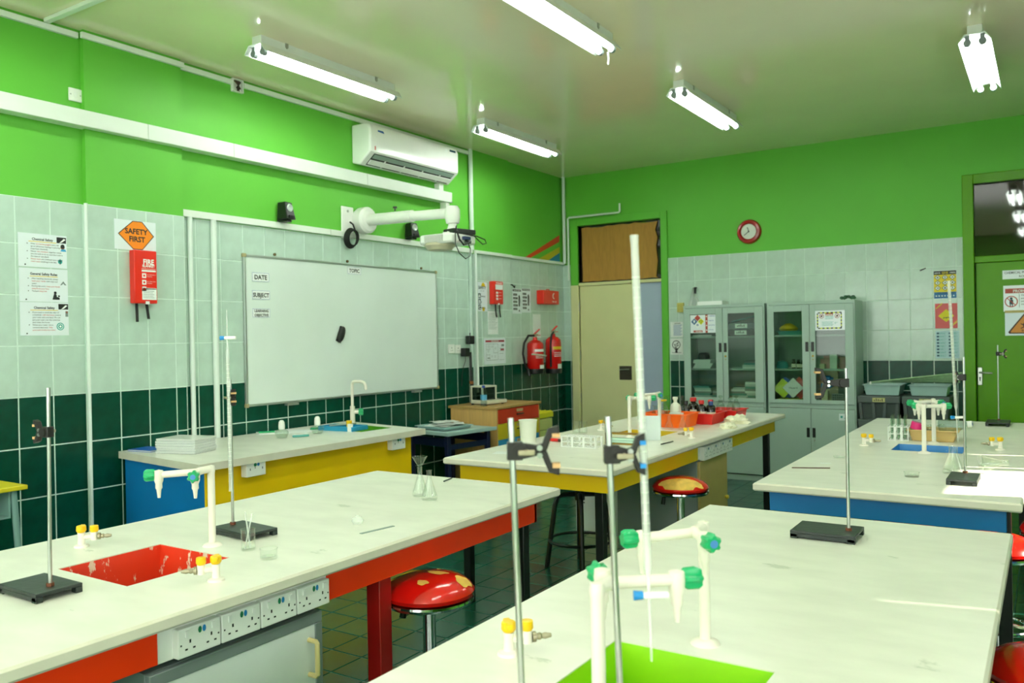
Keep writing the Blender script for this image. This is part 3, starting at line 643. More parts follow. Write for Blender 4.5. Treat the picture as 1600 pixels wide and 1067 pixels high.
part('print', p, [PAPER], fb2); part('tab', MB().box(-.012, .012, -.064, -.055, -.135, -.115), PAPER, fb2)
for x in (-.03, .05): part('strap', MB().tube([(x, -.035, -.125), (x-.004, -.04, -.2), (x+.014, -.038, -.27)], .008, n=6), RUBBER, fb2)
o = sheet('paper_notice', .2, .26, 7.665, 1.757, 'white lined paper notice just under the small fire blanket', 'notice', PAPER)
p = MB()
for i in range(11): p.rect(-.085, .1-.017*i, .085-.02*(i % 3), .103-.017*i, 0, Y1)
part('print', p, [INKG], o)
o = sheet('evacuation_plan', .43, .29, 7.695, 1.44, 'white evacuation plan with a dark red heading band, above the wooden cabinet', 'plan', LAMI)
p = MB().rect(-.185, .1, .19, .122, 0, Y1); p.text('EVACUATION PLAN', 0, .105, .016, 2, Y2, 'c', True)
for x0, z0, x1, z1 in ((-.17, .08, .06, .08), (.06, .08, .06, -.1), (-.17, -.1, .06, -.1), (-.17, .08, -.17, -.1), (-.1, .08, -.1, .02), (-.1, .02, -.17, .02), (-.03, .08, -.03, -.02), (-.03, -.02, .06, -.02), (-.1, -.03, -.1, -.1), (-.17, -.04, -.1, -.04), (.09, .03, .18, .03), (.09, -.0, .18, .0), (.09, -.03, .17, -.03), (.09, -.1, .18, -.1)): p.line(x0, z0, x1, z1, .0035, 1, Y1)
p.rect(.13, .05, .185, .075, 1, Y1).rect(.11, .005, .18, .024, 0, Y2).rect(-.15, -.082, -.1, -.07, 1, Y1)
for x, z in ((-.13, .05), (-.06, .05), (.01, .03), (-.06, -.06), (0, -.06), (-.13, -.0)): p.ring(x, z, .012, .003, 1, Y1, 10)
part('print', p, [mat('dark_red_ink', '#9a2030', .5), INKG, PAPER], o)
for i, (y, l) in enumerate(((8.222, 'white extinguisher instruction sheet, the left of two above the fire extinguishers'), (8.428, 'white extinguisher instruction sheet, the right of two, nearer the first aid box'))):
    o = sheet('extinguisher_notice', .2, .29, y, 2.012+.015*i, l, 'notice', LAMI, group='extinguisher instruction sheets'); p = MB()
    p.rect(-.095, .115, .085, .138, 0, Y1); p.text(('FOAM', 'POWDER')[i]+' EXTINGUISHER', -.005, .121, .014, 1, Y2, 'c', True, 1, .16)
    for k in range(5): p.rect(-.085, .075-.042*k-.01, .0+.012*(k % 2), .075-.042*k+.014, 0, Y1); p.rect(-.08, .075-.042*k, -.01, .078-.042*k, 1, Y2)
    p.poly([(.03, -.06), (.06, -.06), (.06, .06), (.05, .075), (.04, .075), (.03, .06)], 0, Y1).disc(.045, -.11, .012, 0, Y1, 10).line(.06, .06, .075, -.02, .005, 0, Y1); part('print', p, [INK, PAPER], o)
solo('wall_hook', MB().tube([(WX+.006, 8.05, 2.2), (WX+.05, 8.06, 2.195), (WX+.06, 8.09, 2.165), (WX+.05, 8.11, 2.185)], .008, n=6), BLACK, 'small black hook on the tiles left of the extinguisher sheets', 'hook')
fa = thing('first_aid_box', 'red first aid box with a white crescent on the tiled wall', 'first aid box', (WX+.006, 8.855, 2.072), LW)
part('case', MB().box(-.19, .19, -.1, 0, -.085, .085), REDB, fa, bev=.008)
p = MB(); n = 16
p.add([(.06+.032*math.cos(PI/3+t*4*PI/3/n), -.1006, .018+.036*math.sin(PI/3+t*4*PI/3/n)) for t in range(n+1)]+[(.072+.024*math.cos(PI/3+t*4*PI/3/n), -.1006, .018+.029*math.sin(PI/3+t*4*PI/3/n)) for t in range(n+1)], [(i, i+1, n+2+i, n+1+i) for i in range(n)])
p.text('FIRST AID', .07, -.06, .024, 0, -.1006, 'c', True); part('print', p, [PAPER], fa)
part('handle', MB().tube([(-.03, -.05, .085), (-.03, -.05, .1), (.03, -.05, .1), (.03, -.05, .085)], .006, n=6), REDB, fa)
o = sheet('folded_paper', .18, .29, 8.66, 1.72, 'blank pale paper strip hanging between the two fire extinguishers', 'paper', CLEARP if 0 else PAPER)
part('print', MB().rect(-.07, -.12, .05, -.118, 0, Y1).rect(-.07, -.1, .04, -.098, 0, Y1), [INKG], o)
def extinguisher(y, z, r, h, label, band, horn):
    e = thing('fire_extinguisher', label, 'fire extinguisher', (WX+.006+r+.03, y, z), LW, 'red fire extinguishers')
    part('cylinder', MB().lathe([(0, 0), (r*.9, 0), (r, .015), (r, h*.8), (r*.92, h*.9), (r*.6, h*.97), (r*.28, h), (r*.26, h+.03), (0, h+.03)], 24), FIRE, e)
    part('base_skirt', MB().lathe([(0, -.03), (r*.97, -.03), (r*1.01, 0), (r*1.01, .03), (r, .03)], 20), BLACK, e)
    part('valve', MB().cyl((0, 0, h+.02), (0, 0, h+.06), .02, n=10).box(-.02, .03, -.02, .02, h+.045, h+.07), BRASS, e)
    part('lever', MB().add([(-.02, -.012, h+.06), (.1, -.012, h+.12), (.1, .012, h+.12), (-.02, .012, h+.06), (-.02, -.012, h+.07), (.1, -.012, h+.13), (.1, .012, h+.13), (-.02, .012, h+.07)], [(0, 3, 2, 1), (4, 5, 6, 7), (0, 1, 5, 4), (2, 3, 7, 6), (1, 2, 6, 5)]).box(-.0, .11, -.01, .01, h+.05, h+.058), FIRE, e)
    if horn:
        part('hose', MB().tube([(-.02, -.0, h+.05), (-.10, .03, h+.05), (-.17, .05, h-.04), (-.18, .06, h-.16), (-.15, .05, h-.3), (-.11, .03, h-.36)], .014, n=8), RUBBER, e)
        part('nozzle', MB().cyl((-.115, .03, h-.34), (-.11, .02, h-.42), .016, .024, n=10), BLACK, e)
        part('bracket_strap', MB().tube([(-.18, -.06, h*.55), (-.05, -r-.02, h*.52), (.06, -r-.012, h*.48)], .008, n=6), mat('pale_strap', '#d8d8c8', .5), e)
    else:
        part('hose', MB().tube([(-.02, -.02, h+.05), (-.07, -.02, h+.02), (-.1, -.02, h-.1), (-.1, -.02, .05)], .012, n=8), RUBBER, e)
    q = MB(); q_r = r+.0012
    def wrap(a0, a1, z0, z1, m):
        n = 8; vs = []
        for i in range(n+1):
            t = math.radians(a0+(a1-a0)*i/n)
            vs += [(q_r*math.sin(t), -q_r*math.cos(t), z0), (q_r*math.sin(t), -q_r*math.cos(t), z1)]
        q.add(vs, [(2*i, 2*i+2, 2*i+3, 2*i+1) for i in range(n)], m, True)
    wrap(-62, 20, h*.62, h*.70, band)
    for k in range(3): wrap(-55, 12, h*(.52-.05*k), h*(.535-.05*k), 0)
    wrap(-28, 22, .03, h*.2, 0)
    part('label', q, [PAPER, INKY], e)
    part('wall_bracket', MB().box(-.03, .03, r-.005, r+.03, h*.3, h*.9), STEEL, e)
extinguisher(8.40, 1.185, .1, .37, 'red fire extinguisher with a black hose looping out at its left', 0, True)
extinguisher(8.83, 1.17, .098, .425, 'taller red fire extinguisher with a yellow label band, nearer the corner', 1, False)
# ------------------------------------------------------------------ lab benches
T = .88                                            # bench top height
FROST = mat('frosted_glass', '#eef4ee', .15, var=.02); FROST.node_tree.nodes['Principled BSDF'].inputs['Alpha'].default_value = .36
def at(mb, t):
    return mb.xf(Matrix.Translation(-Vector(t.location)))
def worktop(x0, x1, y0, y1, z0, z1, hole=None):
    mb = MB(); loops = [(.006, z0), (0, z0+.007), (0, z1-.007), (.007, z1)]; v = []
    for e, z in loops: v += [(x0+e, y0+e, z), (x1-e, y0+e, z), (x1-e, y1-e, z), (x0+e, y1-e, z)]
    mb.add(v, [(4*k+i, 4*k+(i+1) % 4, 4*k+4+(i+1) % 4, 4*k+4+i) for k in range(3) for i in range(4)], 1, True)
    o = v[12:16]; b = v[0:4]
    if hole:
        a, c, d, e = hole; h = [(a, d), (c, d), (c, e), (a, e)]
        mb.add(o+[(x, y, z1) for x, y in h], [(i, (i+1) % 4, 4+(i+1) % 4, 4+i) for i in range(4)])
        mb.add(b+[(x, y, z0) for x, y in h], [((i+1) % 4, i, 4+i, 4+(i+1) % 4) for i in range(4)], 1)
        mb.add([(x, y, z1) for x, y in h]+[(x, y, z0) for x, y in h], [(i, (i+1) % 4, 4+(i+1) % 4, 4+i) for i in range(4)], 1)
    else: mb.add(o, [(0, 1, 2, 3)]); mb.add(b, [(3, 2, 1, 0)], 1)
    return mb
def basin(hole, depth=.2):
    a, c, d, e = hole; g = .025; z0 = T-.003; z1 = T-depth
    v = [(a, d, z0), (c, d, z0), (c, e, z0), (a, e, z0), (a+g, d+g, z1), (c-g, d+g, z1), (c-g, e-g, z1), (a+g, e-g, z1)]
    mb = MB().add(v, [(0, 4, 5, 1), (1, 5, 6, 2), (2, 6, 7, 3), (3, 7, 4, 0), (4, 7, 6, 5)])
    w = .006; v = [(x+(w if x > (a+c)/2 else -w), y+(w if y > (d+e)/2 else -w), z) for x, y, z in v]
    return mb.add([(x, y, z-.004) for x, y, z in v], [(1, 5, 4, 0), (2, 6, 5, 1), (3, 7, 6, 2), (0, 4, 7, 3), (5, 6, 7, 4)])
def double_socket(par, x, y0, y1, z0, z1, out=.018):
    """a double socket on a bench side that faces +x: plate, rockers, pin holes, sticker"""
    s = part('double_socket', at(MB().box(x-.02, x+out, y0, y1, z0, z1), par), WHITE, par, bev=.003)
    X = x+out; h = z1-z0; w = y1-y0
    hole = MB(); X2 = X+.0008
    def r(u0, u1, v0, v1): hole.add([(X2, y0+u0*w, z0+v0*h), (X2, y0+u1*w, z0+v0*h), (X2, y0+u1*w, z0+v1*h), (X2, y0+u0*w, z0+v1*h)], [(0, 1, 2, 3)])
    for c in (.27, .77): r(c-.02, c+.02, .46, .58); r(c-.12, c-.06, .24, .3); r(c+.06, c+.12, .24, .3)
    for c in (.06, .94): r(c-.018, c+.018, .42, .48)
    part('pin_holes', at(hole, par), BLACK, s)
    for c in (.2, .82): part('rocker', at(MB().box(X-.004, X+.004, y0+(c-.04)*w, y0+(c+.04)*w, z0+.68*h, z0+.9*h), par), WHITEG, s)
    st = MB(); st.v = []
    for i, u in enumerate((.5, .6)):
        st.add([(X2, y0+u*w+.006*math.cos(2*PI*k/10), z0+.8*h+.0095*math.sin(2*PI*k/10)) for k in range(10)], [tuple(range(10))], i)
    part('sticker', at(st, par), [mat('sticker_green', '#1d7a50', .4), mat('sticker_blue', '#2a86c8', .4)], s)
    return s
def bench(x0, x1, y0, y1, m, hole, hm, label, gap=None, legs=(), gapm=WHITE):
    t = thing('lab_bench', label, 'lab bench', ((x0+x1)/2, (y0+y1)/2, 0))
    part('worktop', at(worktop(x0, x1, y0, y1, .842, T, hole), t), [TOP, EDGE], t)
    part('sink_basin', at(basin(hole), t), hm, t)
    ax0, ax1, ay0, ay1 = x0+.05, x1-.06, y0+.1, y1-.115; z0, z1 = .737, .841
    segs = [(ay0, ay1)] if not gap else [(ay0, gap[0]), (gap[1], ay1)]
    for a, b in segs: part('apron_panel', at(MB().box(ax1-.02, ax1, a, b, z0, z1), t), m, t, bev=.002)
    part('apron_panel', at(MB().box(ax0, ax0+.02, ay0, ay1, z0, z1), t), m, t, bev=.002)
    part('apron_panel', at(MB().box(ax0, ax1, ay1-.02, ay1+.001, z0, z1), t), m, t, bev=.002)
    part('apron_panel', at(MB().box(ax0, ax1, ay0-.001, ay0+.02, z0, z1), t), m, t, bev=.002)
    if gap: part('backing_board', at(MB().box(ax1-.024, ax1-.004, gap[0], gap[1], z0, z1), t), gapm, t)
    for (x, y, lm, r) in legs:
        part('leg', at(MB().box(x-r, x+r, y-r, y+r, 0, z1), t), lm, t, bev=.004)
    return t
LB = lambda x, y: (x, y, LEGB, .025)
B1 = bench(-3.075, -1.934, -.05, 3.379, RED, (-2.655, -2.278, 1.42, 1.785), REDSINK, 'nearest left white-topped lab bench with red apron and chipped red sink', (1.326, 1.94),
           [LB(-2.05, 3.22), LB(-2.97, 3.22), (-2.05, 2.25, REDLEG, .032), LB(-2.97, 1.0), LB(-2.05, .1), LB(-2.97, .1)])
B2 = bench(-1.199, -.114, -.1, 3.335, mat('lime_apron', '#7fbf1c', .42), (-.857, -.49, 1.385, 1.745), LIME, 'nearest right white-topped lab bench with a lime green sink',
           None, [LB(-1.12, 3.18), LB(-.2, 3.18), LB(-1.12, .05), LB(-.2, .05), LB(-.2, 1.6)])
B3 = bench(-3.043, -1.939, 3.923, 7.35, YELLOW, (-2.66, -2.28, 5.385, 5.745), YELSINK, 'far middle lab bench with yellow apron, crowded with bottles and trays', (5.37, 6.03),
           [LB(-2.965, 4.06), LB(-2.09, 4.1), LB(-2.95, 7.2), LB(-2.06, 7.18)])
B4 = bench(-1.188, -.1, 3.908, 7.266, BLUE, (-.80, -.425, 5.345, 5.675), BLUESINK, 'far right lab bench with blue apron and blue sink', None,
           [LB(-1.1, 4.1), LB(-.17, 4.07), LB(-1.1, 7.1), LB(-.18, 7.1), LB(-.62, 4.9), LB(-.4, 4.9)])
for i in range(4): double_socket(B1, -1.99, 1.372+.1405*i, 1.372+.1405*i+.136, .738, .818)
for i in range(4): double_socket(B3, -1.99, 5.42+.15*i, 5.42+.15*i+.145, .728, .82)
def cupboard(x0, x1, y0, y1, z1, bm, fm, dm, label, frame=True):
    c = thing('base_cupboard', label, 'cupboard', ((x0+x1)/2, (y0+y1)/2, 0))
    part('carcass', at(MB().box(x0, x1-.02, y0, y1, .06, z1), c), bm, c, bev=.003)
    part('plinth', at(MB().box(x0+.03, x1-.06, y0+.02, y1-.02, 0, .06), c), LEGB, c)
    if frame:
        for a, b, e, f in ((y0, y1, z1-.035, z1), (y0, y1, .06, .095), (y0, y0+.03, .095, z1-.035), (y1-.03, y1, .095, z1-.035)):
            part('door_frame_rail', at(MB().box(x1-.02, x1+.002, a, b, e, f), c), fm, c, bev=.003)
        d = part('door', at(MB().box(x1-.019, x1-.002, y0+.03, y1-.03, .095, z1-.035), c), dm, c)
        hx, hy = x1, y1-.055
        part('handle', at(MB().tube([(hx-.005, hy, .635), (hx+.03, hy, .635), (hx+.035, hy, .63), (hx+.035, hy, .53), (hx+.03, hy, .525), (hx-.005, hy, .525)], .008, n=8), c), mat('cream_handle', '#dcc88c', .4), d)
    else:
        d = part('door', at(MB().box(x1-.019, x1-.0, y0+.004, y1-.004, .08, z1-.004), c), dm, c, bev=.002)
        part('knob', at(MB().lathe([(0, .03), (.012, .026), (.016, .015), (.008, 0)], 10, axis='x', at=(x1, y1-.06, .40)), c), mat('yellow_knob', '#d8b820', .3), d)
    return c
cupboard(-2.6, -1.995, 1.30, 1.915, .715, GREYF, GREYF, MARB, 'grey framed base cupboard with marbled door under the red bench sockets')
cupboard(-2.62, -2.0, 5.40, 5.97, .722, mat('cupboard_grey', '#8f9a98', .5, var=.04), WOOD, mat('beige_door_laminate', '#cdb473', .4, var=.08, scale=5), 'beige doored base cupboard under the yellow bench', False)
bp2 = solo('backing_panel', MB().box(-2.968, -2.625, 5.42, 5.44, .14, .835), MARB, 'whitish punched panel standing behind the black stool under the yellow bench', 'panel')
part('punched_hole', MB().disc(-2.9, .42, .006, 0, 5.419, 8).disc(-2.9, .36, .006, 0, 5.419, 8).disc(-2.92, .28, .006, 0, 5.419, 8).disc(-2.68, .35, .006, 0, 5.419, 8).disc(-2.7, .5, .006, 0, 5.419, 8), BLACK, bp2)

# ------------------------------------------------------------------ taps
def knob_mb(p, d, r, ln, m=0, lobes=6):
    d = Vector(d).normalized(); Q = Vector((0, 0, 1)).rotation_difference(d).to_matrix().to_4x4(); k = MB(); n = lobes*4
    rr = [r*(1 if (i % 4) in (0, 1) else .78) for i in range(n)]
    v = []
    for z, s in ((0, .8), (ln*.15, 1), (ln*.8, 1.05), (ln, .85)):
        v += [(rr[i]*s*math.cos(2*PI*i/n), rr[i]*s*math.sin(2*PI*i/n), z) for i in range(n)]
    k.add(v, [(a*n+i, a*n+(i+1) % n, a*n+n+(i+1) % n, a*n+n+i) for a in range(3) for i in range(n)], m, True)
    k.add(v, [tuple(range(n-1, -1, -1)), tuple(range(3*n, 4*n))], m)
    return k.xf(Matrix.Translation(Vector(p)) @ Q)
def faucet(x, y, rz, label, h=.272):
    t = thing('lab_faucet', label, 'faucet', (x, y, T), rz, 'white two-way faucets at the sinks')
    part('flange', MB().lathe([(0, .012), (.018, .012), (.03, .006), (.034, 0), (0, 0)], 20), IVORY, t)
    part('post', MB().cyl((0, 0, .005), (0, 0, h-.008), .0125, n=14).lathe([(0, .014), (.012, .011), (.0145, 0), (.0135, -.012), (0, -.014)], 14, at=(0, 0, h-.004)), IVORY, t)
    s = .7071; Y = (0, -.055, h-.006)
    part('arm', MB().tube([(0, 0, h-.004), (0, -.03, h-.004), Y], [.0125, .0125, .014], 12), IVORY, t)
    for d, L, nm in (((-s, -s), .125, 'long_branch'), ((s, -s), .05, 'short_branch')):
        e = (Y[0]+d[0]*L, Y[1]+d[1]*L, Y[2]-.004)
        b = MB().tube([Y, e], .0115, 12)
        b.lathe([(0, .018), (.015, .014), (.0165, 0), (.015, -.02), (.011, -.03), (.0115, -.045), (.008, -.05), (.005, -.078), (0, -.079)], 14, at=e)
        o = part(nm, b, IVORY, t)
        p = (e[0]+d[0]*.012, e[1]+d[1]*.012, e[2])
        k = part('knob', knob_mb(p, (*d, 0), .02, .034), TAPG, o)
        q = (p[0]+d[0]*.0345, p[1]+d[1]*.0345, p[2])
        if L < .1: part('cap', MB().cyl(q, (q[0]+d[0]*.001, q[1]+d[1]*.001, q[2]), .009, n=12), TAPB, o)
    return t
f1 = faucet(-2.468, 1.86, 0, 'ivory faucet with two green knobs behind the chipped red sink')
dup(f1, (-.67, 1.826, T), 0, 'ivory faucet with green knobs at the far edge of the lime sink')
dup(f1, (-.665, 1.285, T), PI, 'ivory faucet at the near edge of the lime sink, cut by the photo bottom')
dup(f1, (-2.466, 5.30, T), PI, 'ivory faucet with green knobs at the near edge of the yellow sink')
dup(f1, (-2.466, 5.83, T), 0, 'ivory faucet with green knobs at the far edge of the yellow sink')
dup(f1, (-.612, 5.28, T), PI, 'ivory faucet with green knobs at the near edge of the blue sink')
dup(f1, (-.612, 5.76, T), 0, 'ivory faucet with green knobs at the far edge of the blue sink')
def gas_tap(x, y, rz, label):
    t = thing('gas_tap', label, 'gas tap', (x, y, T), rz, 'yellow knobbed gas taps')
    part('column', MB().lathe([(0, 0), (.026, 0), (.024, .006), (.013, .01), (.011, .035), (.013, .05), (0, .052)], 16), IVORY, t)
    part('knob', MB().lathe([(0, .05), (.012, .05), (.017, .058), (.016, .074), (0, .076)], 12).box(-.008, .008, -.026, .026, .06, .074), TAPY, t, bev=.003)
    part('side_valve', MB().tube([(0, 0, .034), (.045, 0, .034)], .008, 10).lathe([(0, .02), (.012, .022), (.012, .05), (0, .052)], 12, at=(.042, 0, 0)), IVORY, t)
    part('knob', MB().lathe([(0, .05), (.011, .05), (.015, .056), (.014, .072), (0, .074)], 12, at=(.042, 0, 0)), TAPY, t)
    part('nozzle', MB().lathe([(0, .052), (.012, .054), (.012, .062), (.007, .064), (.0085, .072), (.006, .076), (.0075, .084), (.0045, .098), (0, .098)], 10, axis='x', at=(0, 0, .034)), BRASS, t)
    return t
g1 = gas_tap(-2.868, 1.62, PI/4, 'yellow knobbed gas tap at the far side of the red sink')
dup(g1, (-2.094, 1.589, T), PI*1.25, 'yellow knobbed gas tap at the near side of the red sink, above the sockets')
dup(g1, (-1.024, 1.546, T), PI/4, 'yellow knobbed gas tap behind the leftmost foreground rod')
dup(g1, (-2.836, 5.588, T), 0, 'yellow knobbed gas tap behind the white test tube rack')
dup(g1, (-2.055, 5.40, T), PI*1.25, 'yellow knobbed gas tap in front of the orange tray')
dup(g1, (-.971, 5.48, T), 0, 'yellow knobbed gas tap left of the blue sink')
dup(g1, (-.249, 5.6, T), PI, 'yellow knobbed gas tap right of the blue sink')

# ------------------------------------------------------------------ retort stands, clamps, burettes
def stand(x, y, rz, label, xs=(-.155, .05), w=.066, h=.575, tilt=(0, 0)):
    t = thing('retort_stand', label, 'retort stand', (x, y, T), rz, 'retort stands on the benches')
    a, b = xs; m = (a+b)/2
    bs = MB().box(a, b, -w, w, .017, .027).box(a, b, -w, -w+.006, .004, .018).box(a, b, w-.006, w, .004, .018)
    for px in (a, b-.025):
        for py in (-w, w-.02): bs.box(px, px+.025, py, py+.02, 0, .017)
    part('base_plate', bs, IRON, t, bev=.002)
    part('rod', MB().cyl((0, 0, .027), (tilt[0], tilt[1], h), .0055, n=12), STEEL, t)
    part('nut', MB().cyl((0, 0, .027), (0, 0, .036), .011, n=6), mat('rusty_nut', '#7a4a34', .6, .5), t)
    return t
stand(-2.392, 1.258, 0, 'retort stand with black base at the left edge, its rod rising over the dark tiles', h=.59, tilt=(.012, 0))
stand(-2.578, 2.035, PI-.1, 'retort stand with black base behind the small beaker, holding an upside down burette', xs=(-.185, .035), h=.57)
stand(-.585, 3.0, 0, 'retort stand alone on the far half of the nearest right bench', xs=(-.175, .035), w=.085, h=.582)
stand(-.343, 4.46, PI/2, 'retort stand with a pale base in the bright patch of sun on the blue bench', xs=(-.215, .02), w=.062)
stand(-.325, 7.15, PI/2, 'retort stand at the far end of the blue bench before the olive door', xs=(-.22, .03), w=.075, h=.585)
stand(-.7525, 1.177, PI/2, 'leftmost of the two foreground rods, carrying an open black clamp', h=.572, xs=(-.16, .04), tilt=(-.005, .0115))
stand(-.613, 1.267, PI, 'right one of the two foreground rods, clamping the tall burette', h=.572, xs=(-.16, .012), w=.055, tilt=(.014, .006))
GUN = mat('dark_clamp_metal', '#23211f', .4, .3, var=.15)
def clamp(loc, rz, label, reach=.075, gap=.035, pads=None, flip=False):
    t = thing('clamp', label, 'clamp', loc, rz, 'clamps on the retort stands'); t.rotation_euler = (PI/2 if flip else 0, 0, rz)
    part('boss_head', MB().box(-.009, .018, -.011, .011, -.015, .015).cyl((.012, -.013, 0), (.012, .013, 0), .013, n=14), GUN, t, bev=.002)
    part('arm', MB().prism([(.008, -.015), (reach*.62, -.009), (reach*.8, -.012), (reach*.8, .012), (reach*.62, .009), (.008, .015)], -.008, .008), GUN, t, bev=.002)
    for s in (-1, 1):
        j = part('jaw', MB().prism([(reach*.6, 0), (reach*.75, s*.008), (reach*.92, s*(gap+.006)), (reach*1.2, s*(gap+.012)), (reach*1.2, s*(gap-.004)), (reach, s*(gap-.008)), (reach*.88, 0)][::s], -.009, .009), GUN, t, bev=.002)
        part('jaw_pad', MB().box(reach*1.02, reach*1.22, -.01, .01, min(s*(gap-.008), s*(gap-.001)), max(s*(gap-.008), s*(gap-.001))), pads or CORK, t)
    part('wing_screw', MB().cyl((.024, -.008, 0), (.024, -.026, 0), .004, n=8).box(.01, .038, -.031, -.026, -.0045, .0045), BRASS, t, bev=.002)
    part('rivet', MB().cyl((reach*.7, -.0095, .005), (reach*.7, .0095, .005), .005, n=8).cyl((reach*.7, -.0095, -.008), (reach*.7, .0095, -.008), .005, n=8), STEEL, t)
    return t
clamp((-.763, 1.173, 1.397), .57, 'open black clamp with cork pads on the leftmost foreground rod', .066, .03)
clamp((-.626, 1.262, 1.388), .57, 'black clamp with blue tipped jaws gripping the tall foreground burette', .05, .024, BLUEP)
clamp((-2.379, 1.256, 1.345), PI*1.05, 'small clamp with wing screws on the left edge retort stand', .045, .022)
clamp((-2.572, 2.03, 1.385), -.3, 'small steel clamp holding the upside down burette', .028, .02)
clamp((-.587, 3.0, 1.412), PI*1.17, 'black clamp with wide jaws pointing left in front of the steel cabinets', .085, .042)
clamp((-.343, 4.46, 1.36), PI*.95, 'small clamp holding the burette over the blue bench', .03, .02)
clamp((-.327, 7.14, 1.40), .2, 'small black clamp on the stand in front of the olive door', .05, .024)
def burette(p0, p1, label, r=.0065, inv=False):
    """p0 tip, p1 open end"""
    p0, p1 = Vector(p0), Vector(p1); t = thing('burette', label, 'burette', p0); d = p1-p0
    f = lambda u: d*u
    part('tube', MB().tube([f(.2), f(.22), f(.98), f(1)], [r*.5, r, r, r*1.15], 12), FROST, t)
    part('scale', MB().tube([f(.27), f(.8)], r*.4, 8), mat('scale_strip', '#d6dacb', .5), t)
    g = MB()
    for i in range(26): g.tube([f(.3+.024*i), f(.302+.024*i)], r*1.04, 12, cap=False)
    part('graduations', g, mat('graduation_grey', '#b4bab2', .5), t)
    part('tip', MB().tube([f(0), f(.13), f(.2)], [.0018, .0032, .0034], 8), FROST, t)
    sk = MB(); c = f(.155); a = Vector((.84, .54, 0))
    part('stopcock', MB().cyl(c-a*.012, c+a*.032, .0062, n=10), WHITEG, t); part('stopcock_key', MB().cyl(c-a*.026, c-a*.010, .0085, .007, n=10), BLUEP, t)
    return t
burette((-.571, 1.298, 1.037), (-.587, 1.293, 1.757), 'tall white burette in front of the cream door, tip over the lime sink', .0068)
burette((-2.545, 2.0, 1.71), (-2.555, 2.01, 1.038), 'upside down burette with a blue stopcock near the whiteboard edge')
burette((-.372, 4.46, 1.05), (-.399, 4.45, 1.82), 'long burette above the blue bench in front of the hazard posters', .0075)
# ------------------------------------------------------------------ stools
def seat_r(z):    # profile radius of the cushion at height z (0..0.075)
    return 0
def red_stool(x, y, h, label, patches=(), rz=0, r=.174):
    t = thing('bar_stool', label, 'stool', (x, y, 0), rz, 'red swivel stools')
    prof = [(0, h), (r*.45, h-.004), (r*.65, h-.012), (r*.82, h-.025), (r*.94, h-.042), (r, h-.06), (r*.98, h-.074), (r*.9, h-.082), (0, h-.084)]
    c = part('cushion', MB().lathe(prof, 36), SEAT, t)
    # torn patches showing the foam, laid on the cushion skin
    def top(q):
        for (a, za), (b, zb) in zip(prof, prof[1:]):
            if a <= q <= b: return za+(zb-za)*(q-a)/(b-a)
        return h-.05
    for (px, py, ax, ay, rot) in patches:
        n = 28; P = MB(); vs = []
        for k in (0, .2, .4, .6, .8, .9, 1):
            for i in range(n):
                wob = 1+.12*math.sin(3*2*PI*i/n)+.07*math.sin(5*2*PI*i/n+1)
                u, v = k*ax*wob*math.cos(2*PI*i/n), k*ay*wob*math.sin(2*PI*i/n)
                qx, qy = px+u*math.cos(rot)-v*math.sin(rot), py+u*math.sin(rot)+v*math.cos(rot); q = math.hypot(qx, qy)
                if q > r*.985: qx, qy = qx*r*.985/q, qy*r*.985/q; q = r*.985
                vs.append((qx, qy, top(q)+.0022))
        P.add(vs, [(a*n+i, a*n+(i+1) % n, a*n+n+(i+1) % n, a*n+n+i) for a in range(6) for i in range(n)], 0, True)
        part('torn_patch', P, FOAM, c)
    part('rim', MB().lathe([(r*.88, h-.08), (r*.99, h-.082), (r*1.0, h-.09), (r*.97, h-.1), (r*.5, h-.102), (0, h-.102)], 36), CHROME, t)
    part('column', MB().cyl((0, 0, h-.1), (0, 0, .3), .025, n=18).cyl((0, 0, .32), (0, 0, .03), .032, n=18), CHROME, t)
    part('base', MB().lathe([(0, .045), (.035, .04), (.1, .02), (.155, .012), (.162, 0), (0, 0)], 28), CHROME, t)
    part('foot_ring', MB().tube([(.14*math.cos(2*PI*i/24), .14*math.sin(2*PI*i/24), .24) for i in range(25)], .009, 8).tube([(-.14, 0, .24), (0, 0, .25)], .008).tube([(.14, 0, .24), (0, 0, .25)], .008), CHROME, t)
    part('lever', MB().tube([(-.03, 0, h-.105), (-.085, -.02, h-.115), (-.1, -.025, h-.135), (-.105, -.03, h-.175)], [.006, .006, .012, .014], 8), BLACK, t)
    return t
red_stool(-1.985, 2.455, .70, 'glossy red swivel stool with three torn foam spots under the red bench', [(.02, .03, .042, .022, .3), (.125, .05, .03, .04, .5), (.04, -.085, .022, .018, .2), (-.01, .075, .008, .006, 0)])
red_stool(-1.935, 4.88, .705, 'red swivel stool with a large yellow tear across the seat at the yellow bench', [(.043, -.104, .125, .056, .38)])
red_stool(.0, 2.74, .69, 'red swivel stool at the bottom right corner of the photo', [])
red_stool(.04, 4.64, .70, 'red stool at the right edge of the photo, beyond the near right bench', [])
red_stool(-.62, 4.45, .665, 'shaded red stool under the near edge of the blue bench, the left one', [])
red_stool(-.22, 4.36, .655, 'shaded red stool under the near edge of the blue bench, the right one', [])
bs = thing('screw_stool', 'black metal screw stool with a ring under the yellow bench', 'stool', (-2.735, 5.05, 0))
for i in range(4):
    a = PI/4+i*PI/2-.25; c, s = math.cos(a), math.sin(a)
    part('leg', MB().tube([(.02*c, .02*s, .50), (.11*c, .11*s, .50), (.15*c, .15*s, .483), (.172*c, .172*s, .43), (.235*c, .235*s, 0)], .018, 8), LEGB, bs)
part('foot_ring', MB().tube([(.215*math.cos(2*PI*i/28), .215*math.sin(2*PI*i/28), .185) for i in range(29)], .011, 8), LEGB, bs)
part('screw_spindle', MB().cyl((0, 0, .40), (0, 0, .62), .014, n=10).cyl((0, 0, .46), (0, 0, .53), .035, n=12), LEGB, bs)
